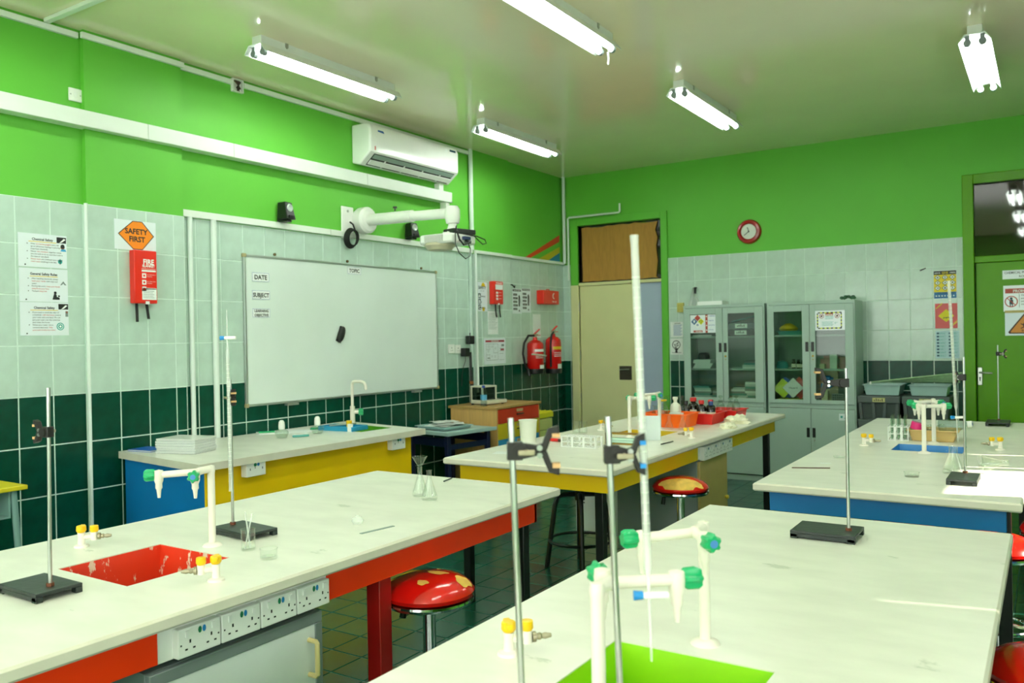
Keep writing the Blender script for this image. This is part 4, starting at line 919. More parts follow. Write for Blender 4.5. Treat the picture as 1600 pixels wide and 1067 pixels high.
part('seat', MB().lathe([(0, .645), (.15, .643), (.165, .632), (.16, .618), (0, .616)], 28), LEGB, bs)

# ------------------------------------------------------------------ glassware builders
def flask(name, loc, r, h, label, rz=0, lie=False, cat='flask', neck=.3, group='conical flasks'):
    o = solo(name, MB().lathe([(0, .002), (r*.92, 0), (r, .008), (r*.97, .02), (r*neck, h*.72), (r*neck, h*.95), (r*neck*1.25, h), (r*neck*.9, h*.98), (r*neck*.88, h*.72), (r*.9, .02), (0, .006)], 24), GLASS, label, cat, loc, rz, group)
    if lie: o.rotation_euler = (0, PI/2-.12, rz)
    return o
def beaker(loc, r, h, label, m=GLASS, cat='beaker', taper=1.0, name='beaker'):
    return solo(name, MB().lathe([(0, 0), (r*.94, 0), (r, .006), (r*taper, h*.97), (r*taper*1.08, h), (r*taper*.96, h*.98), (r*.94, .008), (0, .005)], 24), m, label, cat, loc)
GB = glass('pale_green_glass', '#f0f8f2', .9, .02, .96)
# bench with the red sink
beaker((-2.305, 1.881, T), .024, .072, 'small clear beaker with glass rods standing by the black stand base')
for i, (dx, dy, ln) in enumerate(((.016, .006, .125), (-.008, -.004, .13))):
    solo('stirring_rod', MB().tube([(-2.305-dx*.6, 1.881-dy, T+.006), (-2.305+dx, 1.881+dy, T+ln)], .0028, 8), FROST, ('glass stirring rod leaning right in the small beaker', 'glass stirring rod leaning left in the small beaker')[i], 'rod')
beaker((-2.153, 1.838, T), .028, .034, 'low clear glass dish on the bench in front of the small beaker', name='glass_dish', cat='dish')
flask('conical_flask', (-2.305, 2.868, T), .036, .13, 'clear conical flask nearest on the far end of the red bench')
flask('conical_flask', (-2.40, 2.92, T), .036, .13, 'clear conical flask behind, with a glass funnel in its neck')
solo('funnel', MB().lathe([(.034, .075), (.036, .078), (.008, .03), (.006, 0), (.004, 0), (.006, .03), (.032, .076)], 20), GB, 'glass funnel standing in the rear conical flask', 'funnel', (-2.40, 2.92, T+.10))
solo('glass_bulb', MB().lathe([(0, 0), (.018, .002), (.024, .014), (.018, .026), (.008, .03), (.008, .034), (0, .034)], 16), FROST, 'small round glass bulb lying on the red bench', 'bulb', (-2.245, 2.352, T))
solo('steel_ruler', MB().box(-.078, .078, -.007, .007, 0, .002), mat('grey_ruler', '#8fa09a', .4, .3), 'grey metal strip ruler lying on the red bench', 'ruler', (-2.112, 2.316, T), 1.41)
solo('pen', MB().cyl((-.048, 0, .004), (.048, 0, .004), .004, .003, n=8), GREYP, 'thin grey pen near the far edge of the red bench', 'pen', (-2.532, 3.30, T), 1.80)
# ------------------------------------------------------------------ yellow bench
solo('plastic_jug', MB().lathe([(0, 0), (.05, 0), (.052, .006), (.06, .14), (.065, .15), (.059, .149), (.05, .008), (0, .005)], 26), MILKY, 'white plastic beaker at the left end of the yellow bench', 'beaker', (-2.965, 4.76, T))
def tube_rack(loc, rz, L, W, Hh, nx, ny, label, tubes=0, tl=''):
    t = thing('test_tube_rack', label, 'test tube rack', loc, rz, 'white test tube racks')
    for k, z in enumerate((.004, Hh*.5, Hh)):
        f = MB().box(-L/2, L/2, -W/2, -W/2+.004, z-.004, z).box(-L/2, L/2, W/2-.004, W/2, z-.004, z)
        for i in range(nx+1): x = -L/2+(L-.004)*i/nx; f.box(x, x+.004, -W/2, W/2, z-.004, z)
        for j in range(1, ny): y = -W/2+W*j/ny; f.box(-L/2, L/2, y-.002, y+.002, z-.004, z)
        part('shelf_grid', f, WHITEG, t)
    for sx in (-1, 1):
        for a in (-W/2, W/2-.018): part('corner_post', MB().box(sx*L/2-.003, sx*L/2+.003, a, a+.018, 0, Hh), WHITEG, t)
    for x in (-L/6, L/6):
        for sy in (-1, 1): part('upright', MB().box(x-.007, x+.007, sy*W/2-.002, sy*W/2+.002, 0, Hh), WHITEG, t)
    return t
rk = tube_rack((-2.525, 4.70, T), .02, .24, .105, .07, 8, 3, 'empty white test tube rack lying on the yellow bench')
beaker((-2.862, 5.352, T), .03, .088, 'clear glass beaker behind the white rack on the yellow bench, right of two')
beaker((-2.905, 5.33, T), .028, .09, 'clear glass beaker behind the white rack on the yellow bench, left of two')
solo('marker_pen', MB().cyl((-.075, 0, .011), (.045, 0, .011), .011, n=12).cyl((.045, 0, .011), (.075, 0, .011), .0105, n=12, m=1), [REDP, mat('dark_cap', '#3a1414', .4)], 'red marker pen lying beside the white rack', 'pen', (-2.825, 4.865, T), -.25)
solo('paper_scrap', MB().slab([(-.06, -.05), (.05, -.06), (.07, .04), (-.05, .055)], 0, .001), PAPER, 'small white paper scrap at the near left end of the yellow bench', 'paper', (-2.83, 4.25, T), .4)
sf = thing('wooden_frame_box', 'small open wooden frame with glass slabs at the near edge of the yellow sink', 'box', (-2.33, 4.92, T), .05)
WD = mat('dark_frame_wood', '#8a6a20', .5, var=.1)
for x in (-.11, .11): part('side', MB().box(x-.012, x+.012, -.03, .03, 0, .075), WD, sf, bev=.002)
part('bottom', MB().box(-.11, .11, -.03, .03, 0, .01), WD, sf); part('top_rail', MB().box(-.11, .11, .018, .03, .062, .074), WD, sf)
for z in (.012, .028): part('glass_slab', MB().box(-.09, .085, -.026, .022, z, z+.013), mat('green_glass_slab', '#b9dccb', .08, var=.02), sf)
solo('white_board', MB().box(-.07, .07, -.006, .006, 0, .165), mat('translucent_board', '#dce6e6', .3, var=.02), 'white plastic board standing behind the tall burette on the yellow bench', 'board', (-2.26, 5.18, T), .35, bev=.004)
solo('pencil', MB().cyl((-.085, 0, .004), (.085, 0, .004), .004, n=6), BLACK, 'thin dark pencil on the yellow bench near its right edge', 'pencil', (-2.10, 5.08, T), 1.5)
def tray(loc, L, W, h, m, label, rz=0, flare=.9, cat='tray', group=None, name='plastic_tray'):
    t = thing(name, label, cat, loc, rz, group); a, b = L/2, W/2
    v = []
    for k, z, e in ((flare, 0, 0), (1, h, 0), (1, h, .012), (1, h-.008, .012), ):
        v += [(sx*(a*k+e), sy*(b*k+e), z) for sx, sy in ((-1, -1), (1, -1), (1, 1), (-1, 1))]
    for k, z in ((1-.02, h), (flare-.02, .006)): v += [(sx*a*k, sy*b*k, z) for sx, sy in ((-1, -1), (1, -1), (1, 1), (-1, 1))]
    mb = MB(); q = lambda i, j: [(4*i+n, 4*i+(n+1) % 4, 4*j+(n+1) % 4, 4*j+n) for n in range(4)]
    mb.add(v, q(0, 1)+q(1, 3)+q(3, 2)+q(2, 4)+q(4, 5)+[(3, 2, 1, 0), (20, 21, 22, 23)])
    part('tub', mb, m, t, bev=.003)
    return t
tray((-2.475, 6.06, T), .36, .27, .105, ORANGE, 'orange plastic tray full of bottles on the yellow bench')
tray((-2.34, 6.395, T), .28, .30, .085, REDP, 'red plastic tray of brown bottles next to the orange tray', group='red plastic trays')
tray((-2.25, 6.73, T), .25, .28, .085, REDP, 'red plastic tray of clear jars at the far end of the yellow bench', group='red plastic trays')
flask('conical_flask', (-2.395, 5.84, T), .034, .105, 'clear conical flask in front of the orange tray, the left one', neck=.36)
flask('conical_flask', (-2.298, 5.862, T), .034, .105, 'clear conical flask in front of the orange tray, the right one', neck=.36)
def bottle(name, x, y, h, r, gm, cm, label, lab=None, cap=.03, neck=.4, z=T+.008, cat='bottle', group='bottles in the bench trays'):
    t = thing(name, label, cat, (x, y, z), 0, group)
    part('body', MB().lathe([(0, 0), (r*.95, 0), (r, .006), (r, h*.62), (r*.85, h*.72), (r*neck, h*.8), (r*neck, h-cap*.6), (0, h-cap*.6)], 18), gm, t)
    if cm: part('cap', MB().lathe([(0, h), (r*neck*1.3, h), (r*neck*1.42, h-.004), (r*neck*1.42, h-cap), (0, h-cap)], 14), cm, t)
    if lab: part('label', MB().lathe([(r+.0008, h*.12), (r+.0008, h*.5)], 18), lab, t)
    return t
CAPR = mat('red_cap', '#c8241c', .4); CAPB = mat('blue_cap', '#173c78', .4); CAPK = mat('black_cap', '#16181a', .4)
LABW = mat('bottle_label', '#e6e0cc', .5, var=.1, scale=40)
bottle('plastic_bottle', -2.447, 6.1, .215, .042, MILKY, MATS['milky_plastic'], 'white plastic bottle with a narrow neck in the orange tray', None, .02, .34)
bottle('amber_bottle', -2.415, 6.40, .19, .045, AMBER, CAPR, 'brown bottle with a red cap in the red tray, the leftmost red cap', LABW)
bottle('amber_bottle', -2.325, 6.34, .175, .038, AMBER, CAPR, 'brown bottle with a red cap in the red tray, the middle red cap', LABW)
bottle('amber_bottle', -2.292, 6.46, .17, .038, AMBER, CAPR, 'brown bottle with a red cap in the red tray, the rightmost red cap', LABW)
bottle('amber_bottle', -2.255, 6.36, .165, .034, AMBER, CAPB, 'dark bottle with a blue cap in the red tray', LABW)
bottle('amber_bottle', -2.44, 6.30, .17, .032, AMBER, CAPK, 'dark bottle with a black cap at the left end of the red tray', LABW)
CJ = 'clear stoppered reagent jar'
for x, y, h, r, l in ((-2.279, 6.66, .17, .034, 'clear glass jar with brown grains in the far red tray, left one'), (-2.215, 6.72, .15, .034, 'clear glass jar with brown grains in the far red tray, middle one'), (-2.187, 6.78, .165, .034, 'clear glass jar with brown grains in the far red tray, right one')):
    t = bottle('glass_jar', x, y, h, r, GB, None, l, None, .02, .5)
    part('grains', MB().lathe([(0, .004), (r*.9, .004), (r*.92, h*.38), (0, h*.42)], 14), mat('brown_grains', '#a8783a', .8, var=.3, scale=120), t)
    part('stopper', MB().lathe([(0, h+.025), (.018, h+.02), (.02, h+.008), (.008, h), (0, h-.012)], 12), GB, t)
for x, y, h, r, m, l in ((-2.505, 5.99, .2, .04, GB, 'clear jar with a yellow rim at the front of the orange tray'), (-2.575, 6.05, .15, .045, GB, 'round clear jar behind the faucet in the orange tray'), (-2.545, 6.15, .22, .03, GB, 'tall clear bottle at the back of the orange tray'), (-2.47, 6.28, .21, .03, GB, 'clear glass bottle between the orange and red trays')):
    t = bottle('glass_jar', x, y, h, r, m, None, l, None, .02, .6)
    part('rim', MB().lathe([(r*.62, h-.012), (r*.85, h-.004), (r*.85, h), (r*.6, h)], 14), INKY if 'yellow' in l else GB, t)
solo('white_cap_tub', MB().lathe([(0, 0), (.05, 0), (.055, .1), (0, .1)], 18), mat('pale_tub', '#d8dcd8', .5), 'pale round tub behind the blue topped jar in the orange tray', 'tub', (-2.40, 6.0, T+.008))
def crumple(x, y, r, hgt, label, seed):
    bm = bmesh.new(); bmesh.ops.create_icosphere(bm, subdivisions=3, radius=1)
    for v in bm.verts:
        n = noise.noise(v.co*1.9+Vector((seed, 0, 0)))*.45+noise.noise(v.co*4.5+Vector((0, seed, 0)))*.3
        v.co *= 1+n; v.co.x *= r; v.co.y *= r*1.2; v.co.z = max(0, (v.co.z+.35))*hgt
    me = bpy.data.meshes.new('rubber_glove'); bm.to_mesh(me); bm.free(); me.materials.append(GLOVE)
    o = bpy.data.objects.new('rubber_glove', me); link(o); o.location = (x, y, T); tags(o, label, 'glove', 'crumpled latex gloves')
crumple(-2.035, 6.08, .062, .032, 'crumpled cream latex glove on the yellow bench, the nearer one', 3.1)
crumple(-2.08, 6.46, .095, .045, 'larger crumpled heap of cream latex gloves beside the red tray', 8.2)

# ------------------------------------------------------------------ blue bench
rk2 = tube_rack((-.83, 5.90, T), .08, .115, .19, .09, 3, 6, 'white test tube rack holding empty glass tubes on the blue bench')
tm = MB().lathe([(0, 0), (.006, .002), (.008, .009), (.008, .145), (.0098, .15)], 10)
t1 = None
for i in range(3):
    for j in range(6):
        if (i+j) % 4 == 3: continue
        px, py = -.038+.038*i, -.08+.032*j
        c, s = math.cos(.08), math.sin(.08); loc = (-.83+px*c-py*s, 5.90+px*s+py*c, T+.006)
        if t1 is None: t1 = solo('test_tube', tm, GB, 'empty clear test tube in the white rack on the blue bench', 'test tube', loc, 0, 'test tubes in the rack')
        else: o = t1.copy(); link(o); o.location = loc
tray((-.63, 5.945, T), .275, .21, .072, mat('beige_tray', '#d2b274', .45, var=.05), 'beige plastic tray of glassware behind the blue sink', .0, .86)
for i in range(9):
    x, y = -.73+.05*(i % 5)+.01*(i % 2), 5.89+.08*(i//5)
    o = flask('glass_flask', (x, y, T+.02+.028*(i % 3)), .026, .085, 'clear glass flask heaped in the beige tray on the blue bench', rz=i*1.3, lie=True, group='flasks heaped in the beige tray')
bt = bottle('plastic_bottle', -.735, 5.90, .2, .034, CLEARP, PINK, 'clear plastic bottle with a pink label leaning at the left of the beige tray', None, .02, .4, z=T+.05, group=None)
bt.rotation_euler = (0, .25, 0); part('pink_band', MB().lathe([(.036, .02), (.036, .065), (.0, .066)], 14), PINK, bt)
bt = bottle('plastic_bottle', -.60, 5.93, .19, .036, CLEARP, WHITE, 'clear plastic bottle with a white cap lying across the beige tray', None, .025, .4, z=T+.095, group=None)
bt.rotation_euler = (0, PI/2-.1, -.1); part('cap_dot', MB().cyl((0, 0, .1905), (0, 0, .192), .009, n=10), INKB, bt)
flask('conical_flask', (-.405, 4.60, T), .05, .135, 'clear conical flask standing beside the sunlit stand base', neck=.4)
flask('conical_flask', (-.30, 4.66, T+.045), .045, .13, 'clear conical flask lying on its side behind the sunlit stand base', rz=0, lie=True)
beaker((-.568, 4.41, T), .034, .022, 'shallow clear petri dish on the blue bench left of the sun patch', name='petri_dish', cat='dish')
beaker((-.99, 4.86, T), .03, .014, 'second shallow petri dish at the left side of the blue bench', name='petri_dish', cat='dish')
solo('thin_stick', MB().cyl((-.095, 0, .003), (.095, 0, .003), .003, n=6), mat('brown_stick', '#5a4034', .6), 'thin brown stick at the left corner of the blue bench', 'stick', (-1.048, 4.452, T), .4)
solo('paper_strip', MB().box(-.028, .028, -.012, .012, 0, .001), PAPER, 'short white paper strip on the blue bench behind the thin stick', 'paper', (-1.02, 4.66, T), .2)

# ------------------------------------------------------------------ teacher bench
tb = thing('teacher_bench', 'wall bench with yellow front and blue end below the whiteboard', 'bench', (-4.7, 4.1, 0))
P4 = [(-4.165, 3.06), (-4.15, 5.13), (-5.2, 5.33), (-5.2, 3.20)]
hole = [(-4.47, 4.74), (-4.455, 5.09), (-4.92, 5.16), (-4.92, 4.79)]
mb = MB(); o4 = [(x, y, T) for x, y in P4]; h4 = [(x, y, T) for x, y in hole]
mb.add(o4+h4, [(i, (i+1) % 4, 4+(i+1) % 4, 4+i) for i in range(4)])
mb.add([(x, y, .835) for x, y in P4]+[(x, y, .835) for x, y in hole], [((i+1) % 4, i, 4+i, 4+(i+1) % 4) for i in range(4)], 1)
mb.add([(x, y, .835) for x, y in P4]+o4, [(i, (i+1) % 4, 4+(i+1) % 4, 4+i) for i in range(4)], 1)
mb.add(h4+[(x, y, .835) for x, y in hole], [(i, (i+1) % 4, 4+(i+1) % 4, 4+i) for i in range(4)], 1)
part('worktop', at(mb, tb), [TOP, EDGE], tb)
mb = MB().add([(x, y, .877) for x, y in hole]+[(x*.97-.141, y*.97+.148, .70) for x, y in hole], [(i, 4+i, 4+(i+1) % 4, (i+1) % 4) for i in range(4)]+[(4, 7, 6, 5)])
part('sink_basin', at(mb, tb), mat('green_sink_paint', '#4fa81c', .4, var=.05), tb)
part('front_panel', at(MB().slab([(-4.25, 3.17), (-4.235, 5.05), (-4.255, 5.05), (-4.27, 3.17)], 0, .835), tb), YELLOW, tb)
part('end_panel', at(MB().slab([(-4.25, 3.17), (-4.25, 3.19), (-5.15, 3.215), (-5.0, 3.195)], 0, .835), tb), BLUE, tb)
part('end_panel', at(MB().box(-5.15, -4.256, 5.03, 5.05, 0, .835), tb), YELLOW, tb)
def box_socket(y, label):
    s = thing('socket_box', label, 'socket', (-4.235, y, .80), LW, 'white sockets'); part('plate', MB().box(-.075, .075, -.055, -.001, -.05, .048), WHITE, s, bev=.004)
    part('sticker', MB().disc(-.008, .022, .012, 0, -.0556, 10).disc(.016, .022, .011, 1, -.0556, 10), [MATS['sticker_green'], MATS['sticker_blue']], s)
    part('pin_hole', MB().rect(-.05, -.01, -.044, .004, 0, -.0556).rect(.045, -.01, .051, .004, 0, -.0556).rect(-.012, .0, -.006, .008, 0, -.0556), BLACK, s)
box_socket(3.485, 'white socket box on the yellow front, behind the retort stand rod')
box_socket(4.845, 'white socket box at the right end of the yellow front')
for i in range(6):
    b = thing('white_book', 'white covered book in the stack of six on the teacher bench', 'book', (-4.755+R.uniform(-.006, .006), 3.40+R.uniform(-.006, .006), T+.0158*i), .28+R.uniform(-.03, .03), 'stack of six white books')
    if i < 5: b['label'] = ('bottom', 'second', 'third', 'fourth', 'fifth')[i]+' white book from below in the stack of six on the teacher bench'
    if i == 5: b['label'] = 'topmost glossy white book of the stack on the teacher bench'; del b['group']
    part('pages', MB().box(-.146, .146, -.106, .106, .0055, .0125), mat('book_pages', '#d8dcd8', .7, var=.1, scale=3, stretch=(1, 1, 300)), b)
    part('cover', MB().box(-.15, .15, -.11, .11, .0125, .0155).box(-.15, .15, -.11, .11, .0028, .0055).box(-.152, -.149, -.11, .11, .0028, .0155).box(-.144, .144, -.104, .104, 0, .0028, 1), [WHITEG if i == 5 else PAPER, GREYF], b)  # inset grey strip underneath paints the shadow line between stacked books
nb = thing('blue_notebook', 'blue covered notebook left of the white book stack', 'notebook', (-5.055, 3.325, T), .12)
part('pages', MB().box(-.10, .10, -.075, .075, .002, .011), MATS['book_pages'], nb); part('cover', MB().box(-.105, .105, -.08, .08, 0, .002).box(-.105, .105, -.08, .08, .011, .013), NAVY, nb)
for (x, y), l in (((-4.751, 4.2), 'glass spirit lamp with white cap on the teacher bench, the left one'), ((-4.725, 4.53), 'glass spirit lamp with white cap on the teacher bench, the right one')):
    t = thing('spirit_lamp', l, 'spirit lamp', (x, y, T), 0, 'spirit lamps')
    part('bowl', MB().lathe([(0, 0), (.035, 0), (.038, .008), (.05, .035), (.046, .05), (.024, .066), (.02, .07), (.02, .075)], 8), GB, t)
    0 and part('spirit', MB().lathe([(0, .004), (.033, .005), (.042, .026), (0, .027)], 8), glass('spirit_liquid', '#cfdcd2', .6, .05, .7), t)
    part('cap', MB().lathe([(.022, .062), (.023, .09), (.02, .118), (.012, .13), (0, .132)], 14), WHITE, t)
fw = thing('swan_neck_faucet', 'white swan neck faucet with one green knob on the teacher bench', 'faucet', (-4.98, 5.18, T), -.2)
part('post', MB().tube([(0, 0, 0), (0, 0, .15)], .021, 12).tube([(0, 0, .15), (0, 0, .335), (.01, .0, .352), (.03, 0, .36), (.09, .03, .36), (.115, .042, .35), (.125, .048, .33), (.128, .05, .29)], .0125, 12), IVORY, fw)
part('knob', knob_mb((.03, .04, .10), (.6, .8, 0), .03, .04), TAPG, fw); part('valve', MB().cyl((0, 0, .1), (.03, .04, .1), .016, n=10), IVORY, fw)
for i, (x, y, rz, m, l) in enumerate(((-5.0, 4.55, .3, PAPER, 'open white exercise book with papers by the whiteboard'), (-5.06, 4.42, .9, PAPER, 'loose white sheet left of the exercise book'))):
    solo('paper_sheet', MB().box(-.15, .15, -.1, .1, .0005+.001*i, .003+.001*i).box(-.13, .15, -.09, .1, .003+.001*i, .0045+.001*i), m, l, 'paper', (x, y, T), rz)
for (x, y, rz, m, l) in ((-5.10, 4.36, .9, TAPG, 'green marker pen left of the white papers'), (-4.70, 4.33, 1.2, WHITE, 'white marker pen in front of the left spirit lamp'), (-4.66, 4.30, 1.1, TEAL, 'teal marker pen beside the white marker pen'), (-4.90, 4.70, 1.2, TAPG, 'green marker pen on the papers near the right spirit lamp')):
    solo('marker_pen', MB().cyl((-.06, 0, .009), (.06, 0, .009), .009, n=10), m, l, 'pen', (x, y, T+.004 if m is TAPG and y > 4.6 else T), rz)
th = thing('tube_holder', 'blue plastic sink tidy with a yellow nozzle beside the green sink', 'tray', (-4.72, 4.80, T), .1)
part('tub', MB().box(-.17, .17, -.10, -.09, 0, .035).box(-.17, .17, .09, .1, 0, .035).box(-.17, -.16, -.09, .09, 0, .035).box(.16, .17, -.09, .09, 0, .035).box(-.16, .16, -.09, .09, 0, .005), mat('tidy_blue', '#1f8fb8', .4), th, bev=.003)
part('nozzle', MB().cyl((.06, 0, .01), (.06, 0, .075), .02, .024, n=12), TAPY, th); part('tongs', MB().tube([(-.12, -.02, .03), (.1, .03, .05)], .008, 8), STEEL, th)
part('white_clip', MB().box(.13, .16, -.11, -.08, 0, .06), WHITE, th)

# ------------------------------------------------------------------ wooden drawer unit, trolley desk, other left wall furniture
dc = thing('drawer_cabinet', 'beige wooden drawer unit with red, yellow and blue drawers by the wall', 'cabinet', (-4.88, 7.24, 0))
X0, X1, YA, YB = -.30, .27, -.42, .40
part('carcass', MB().box(X0, X1-.02, YA, YB, .05, .875), WOOD, dc); part('top', MB().box(X0-.02, X1+.015, YA-.02, YB+.02, .875, .9), WOODT, dc, bev=.003)
part('plinth', MB().box(X0+.02, X1-.05, YA+.02, YB-.02, 0, .05), LEGB, dc)
part('edge_stile', MB().box(X1-.02, X1, YA, YA+.018, .05, .875).box(X1-.02, X1, YB-.018, YB, .05, .875), WOOD, dc)
for m, z0, z1, nm in ((mat('drawer_red', '#d23818', .4, var=.04), .728, .87, 'red'), (mat('drawer_yellow', '#d8c020', .4, var=.04), .57, .722, 'yellow'), (mat('drawer_blue', '#2a8fc8', .4, var=.04), .41, .564, 'blue'), (MATS['drawer_red'], .07, .404, 'red')):
    d = part('drawer', MB().box(X1-.019, X1+.002, YA+.02, YB-.02, z0, z1), m, dc, bev=.002, label=nm+' drawer front')
    part('label_holder', MB().box(X1+.002, X1+.006, -.06, .06, z1-.045, z1-.015), mat('buff_label', '#c9a878', .6, var=.2, scale=60), d)
    part('pull', MB().box(X1+.002, X1+.02, -.06, .06, z1-.072, z1-.062), MATS['dark_bronze'], d, bev=.002)
bl = thing('balance', 'beige laboratory balance with a glass draught shield on the drawer unit', 'balance', (-4.92, 7.10, .9), -.15)
BEI = mat('beige_instrument', '#d6d4c0', .4, var=.03)
part('base', MB().box(-.1, .14, -.14, .16, .012, .05), BEI, bl, bev=.008)
for a in (-.13, .13): part('foot', MB().cyl((.1, a, 0), (.1, a, .014), .014, n=8).cyl((-.08, a, 0), (-.08, a, .014), .014, n=8), BLACK, bl)
for x, y in ((-.09, -.13), (.06, -.13), (-.09, .07), (.06, .07)): part('shield_post', MB().box(x-.008, x+.008, y-.008, y+.008, .05, .185), BEI, bl)
part('shield_top', MB().box(-.1, .07, -.14, .08, .18, .195), BEI, bl, bev=.003)
part('shield_pane', MB().box(-.084, .054, -.131, -.129, .05, .18).box(.059, .061, -.124, .064, .05, .18), glass('smoky_pane', '#a8b4ac', .8, .03, .8), bl)
part('keypad', MB().add([(.05, .09, .051), (.135, .09, .051), (.135, .155, .051), (.05, .155, .051)], [(0, 1, 2, 3)]), GREYP, bl); part('pan', MB().cyl((-.02, -.03, .05), (-.02, -.03, .06), .04, n=16), STEEL, bl)
wbot = thing('water_bottle', 'clear water bottle with a blue cap and label beside the balance', 'bottle', (-4.80, 6.87, .9))
part('body', MB().lathe([(0, 0), (.03, 0), (.033, .01), (.03, .05), (.033, .06), (.033, .13), (.03, .15), (.013, .18), (.013, .19)], 16), CLEARP, wbot)
part('label', MB().lathe([(.0335, .065), (.0335, .115)], 16), mat('bottle_blue_label', '#58a8d0', .4), wbot); part('cap', MB().lathe([(0, .21), (.016, .209), (.017, .185), (0, .185)], 12), mat('bottle_blue_cap', '#2046a8', .4), wbot)
de = thing('side_desk', 'small desk with pale blue top and navy legs left of the drawer unit', 'desk', (-4.915, 6.43, 0), -.16)
part('top', MB().box(-.3, .32, -.31, .33, .70, .72), PALET, de, bev=.006); part('top_lip', MB().box(-.3, .32, -.325, -.31, .69, .725).box(.32, .335, -.325, .33, .69, .725), PALET, de, bev=.003)
NV = mat('navy_legs', '#0c173c', .4, var=.1)
for x in (-.24, .26):
    for y in (-.26, .27): part('leg', MB().box(x-.022, x+.022, y-.022, y+.022, 0, .70), NV, de, bev=.003)
part('side_rail', MB().box(-.24, .26, -.27, -.25, .58, .66).box(-.24, .26, .26, .28, .58, .66).box(.25, .27, -.26, .27, .55, .6), NV, de)
tr2 = tray((-4.93, 6.38, .725), .40, .36, .03, PALET, 'pale blue shallow tray of tissues on the small desk', -.16, .92)
for i, (x, y, rz) in enumerate(((-4.95, 6.33, .2), (-4.88, 6.42, .7), (-4.98, 6.46, 1.1))):
    mb = MB(); n = 7; v = [(-.13+.26*a/n, -.1+.2*b/n, .006+.012*abs(noise.noise(Vector((a*.9, b*.9, i*5.)))) ) for a in range(n+1) for b in range(n+1)]
    mb.add(v, [(a*(n+1)+b, (a+1)*(n+1)+b, (a+1)*(n+1)+b+1, a*(n+1)+b+1) for a in range(n) for b in range(n)], 0, True)
    solo('tissue', mb, PAPER, ('white crumpled tissue at the front of the pale blue tray', 'white crumpled tissue in the middle of the pale blue tray', 'white crumpled tissue at the back of the pale blue tray')[i], 'tissue', (x, y, .745+.012*i), rz)
yb = thing('storage_box', 'pale yellow storage box with a ribbed yellow lid right of the drawer unit', 'box', (-5.0, 8.05, 0))
PY = mat('pale_yellow_plastic', '#d6dc84', .45, var=.04)
for i in range(5): part('drawer', MB().box(-.2, .2, -.19, .19, .02+.13*i, .14+.13*i), PY, yb, bev=.008)
part('lid', MB().box(-.21, .21, -.2, .2, .67, .735), YELP, yb, bev=.01)
for i in range(6): part('lid_rib', MB().box(-.19+.07*i, -.165+.07*i, -.205, .205, .69, .745), YELP, yb, bev=.006)
sd = thing('school_desk', 'yellow topped school desk with a grey steel frame, cut by the left edge', 'desk', (-4.96, 2.03, 0))
part('top', MB().box(-.24, .244, -.33, .342, .805, .83), DESKY, sd, bev=.004)
part('book_tray', MB().box(-.2, .2, -.3, .27, .655, .665).box(-.2, .2, .26, .27, .665, .8).box(-.2, -.19, -.3, .27, .665, .8), DESKG, sd)
for x in (-.19, .19):
    for y, l in ((-.28, -.32), (.29, .335)): part('leg', MB().cyl((x, y, .805), (x*1.05, l, 0), .018, n=10), DESKG, sd)
# ------------------------------------------------------------------ steel cabinets
FY, RY = 8.87, 9.275
def steel_cabinet(x0, x1, label, panes, low):
    t = thing('steel_cabinet', label, 'cabinet', ((x0+x1)/2, (FY+RY)/2, 0), 0, 'grey green steel cabinets')
    ZT = 1.905; s = .022
    b = MB().box(x0, x0+s, FY, RY, 0, ZT).box(x1-s, x1, FY, RY, 0, ZT).box(x0+s, x1-s, FY, RY, ZT-.03, ZT).box(x0+s, x1-s, RY-.015, RY, .05, ZT-.03, 1)
    b.box(x0+s, x1-s, FY+.02, RY-.015, .84, .868).box(x0+s, x1-s, FY, FY+.02, .80, .845).box(x0+s, x1-s, FY+.01, RY, .0, .06)
    part('carcass', at(b, t), [CABG, CABIN], t, bev=.002)
    for z in (1.205, 1.56): part('shelf', at(MB().box(x0+s, x1-s, FY+.035, RY-.015, z-.02, z), t), CABG, t, bev=.002)
    xm = (x0+x1)/2
    for i, (a, c, (g0, g1)) in enumerate(((x0+.012, xm-.002, panes[0]), (xm+.002, x1-.012, panes[1]))):
        fr = MB().box(a, g0, FY-.018, FY, .848, 1.872).box(g1, c, FY-.018, FY, .848, 1.872).box(g0, g1, FY-.018, FY, .848, .888).box(g0, g1, FY-.018, FY, 1.805, 1.872)
        d = part('glazed_door', at(fr, t), CABG, t, bev=.002)
        part('pane', at(MB().box(g0-.004, g1+.004, FY-.008, FY-.005, .884, 1.809), t), PANE, d)
        hx = (xm-.045, xm+.012)[i]
        part('recessed_handle', at(MB().box(hx, hx+.032, FY-.0195, FY-.01, 1.385, 1.486), t), BLACK, d, bev=.002)
        if i: part('lock', at(MB().cyl((xm+.03, FY-.018, 1.34), (xm+.03, FY-.026, 1.34), .011, n=10).cyl((xm+.03, FY-.018, 1.305), (xm+.03, FY-.022, 1.305), .006, n=8), t), mat('lock_brass', '#a8903c', .35, .7), d)
        d = part('lower_door', at(MB().box(a, c, FY-.018, FY, .075, .797), t), CABG, t, bev=.002)
        part('recessed_handle', at(MB().box(hx, hx+.032, FY-.0195, FY-.01, .5, .60), t), BLACK, d, bev=.002)
        if i: part('lock', at(MB().cyl((xm+.03, FY-.018, .47), (xm+.03, FY-.026, .47), .011, n=10), t), STEEL, d)
    return t
steel_cabinet(-3.445, -2.541, 'left glazed steel cabinet holding books, beside the cream door', ((-3.361, -3.07), (-2.936, -2.643)), 0)
steel_cabinet(-2.515, -1.636, 'right glazed steel cabinet holding chemicals and bottles', ((-2.44, -2.152), (-2.021, -1.73)), 0)
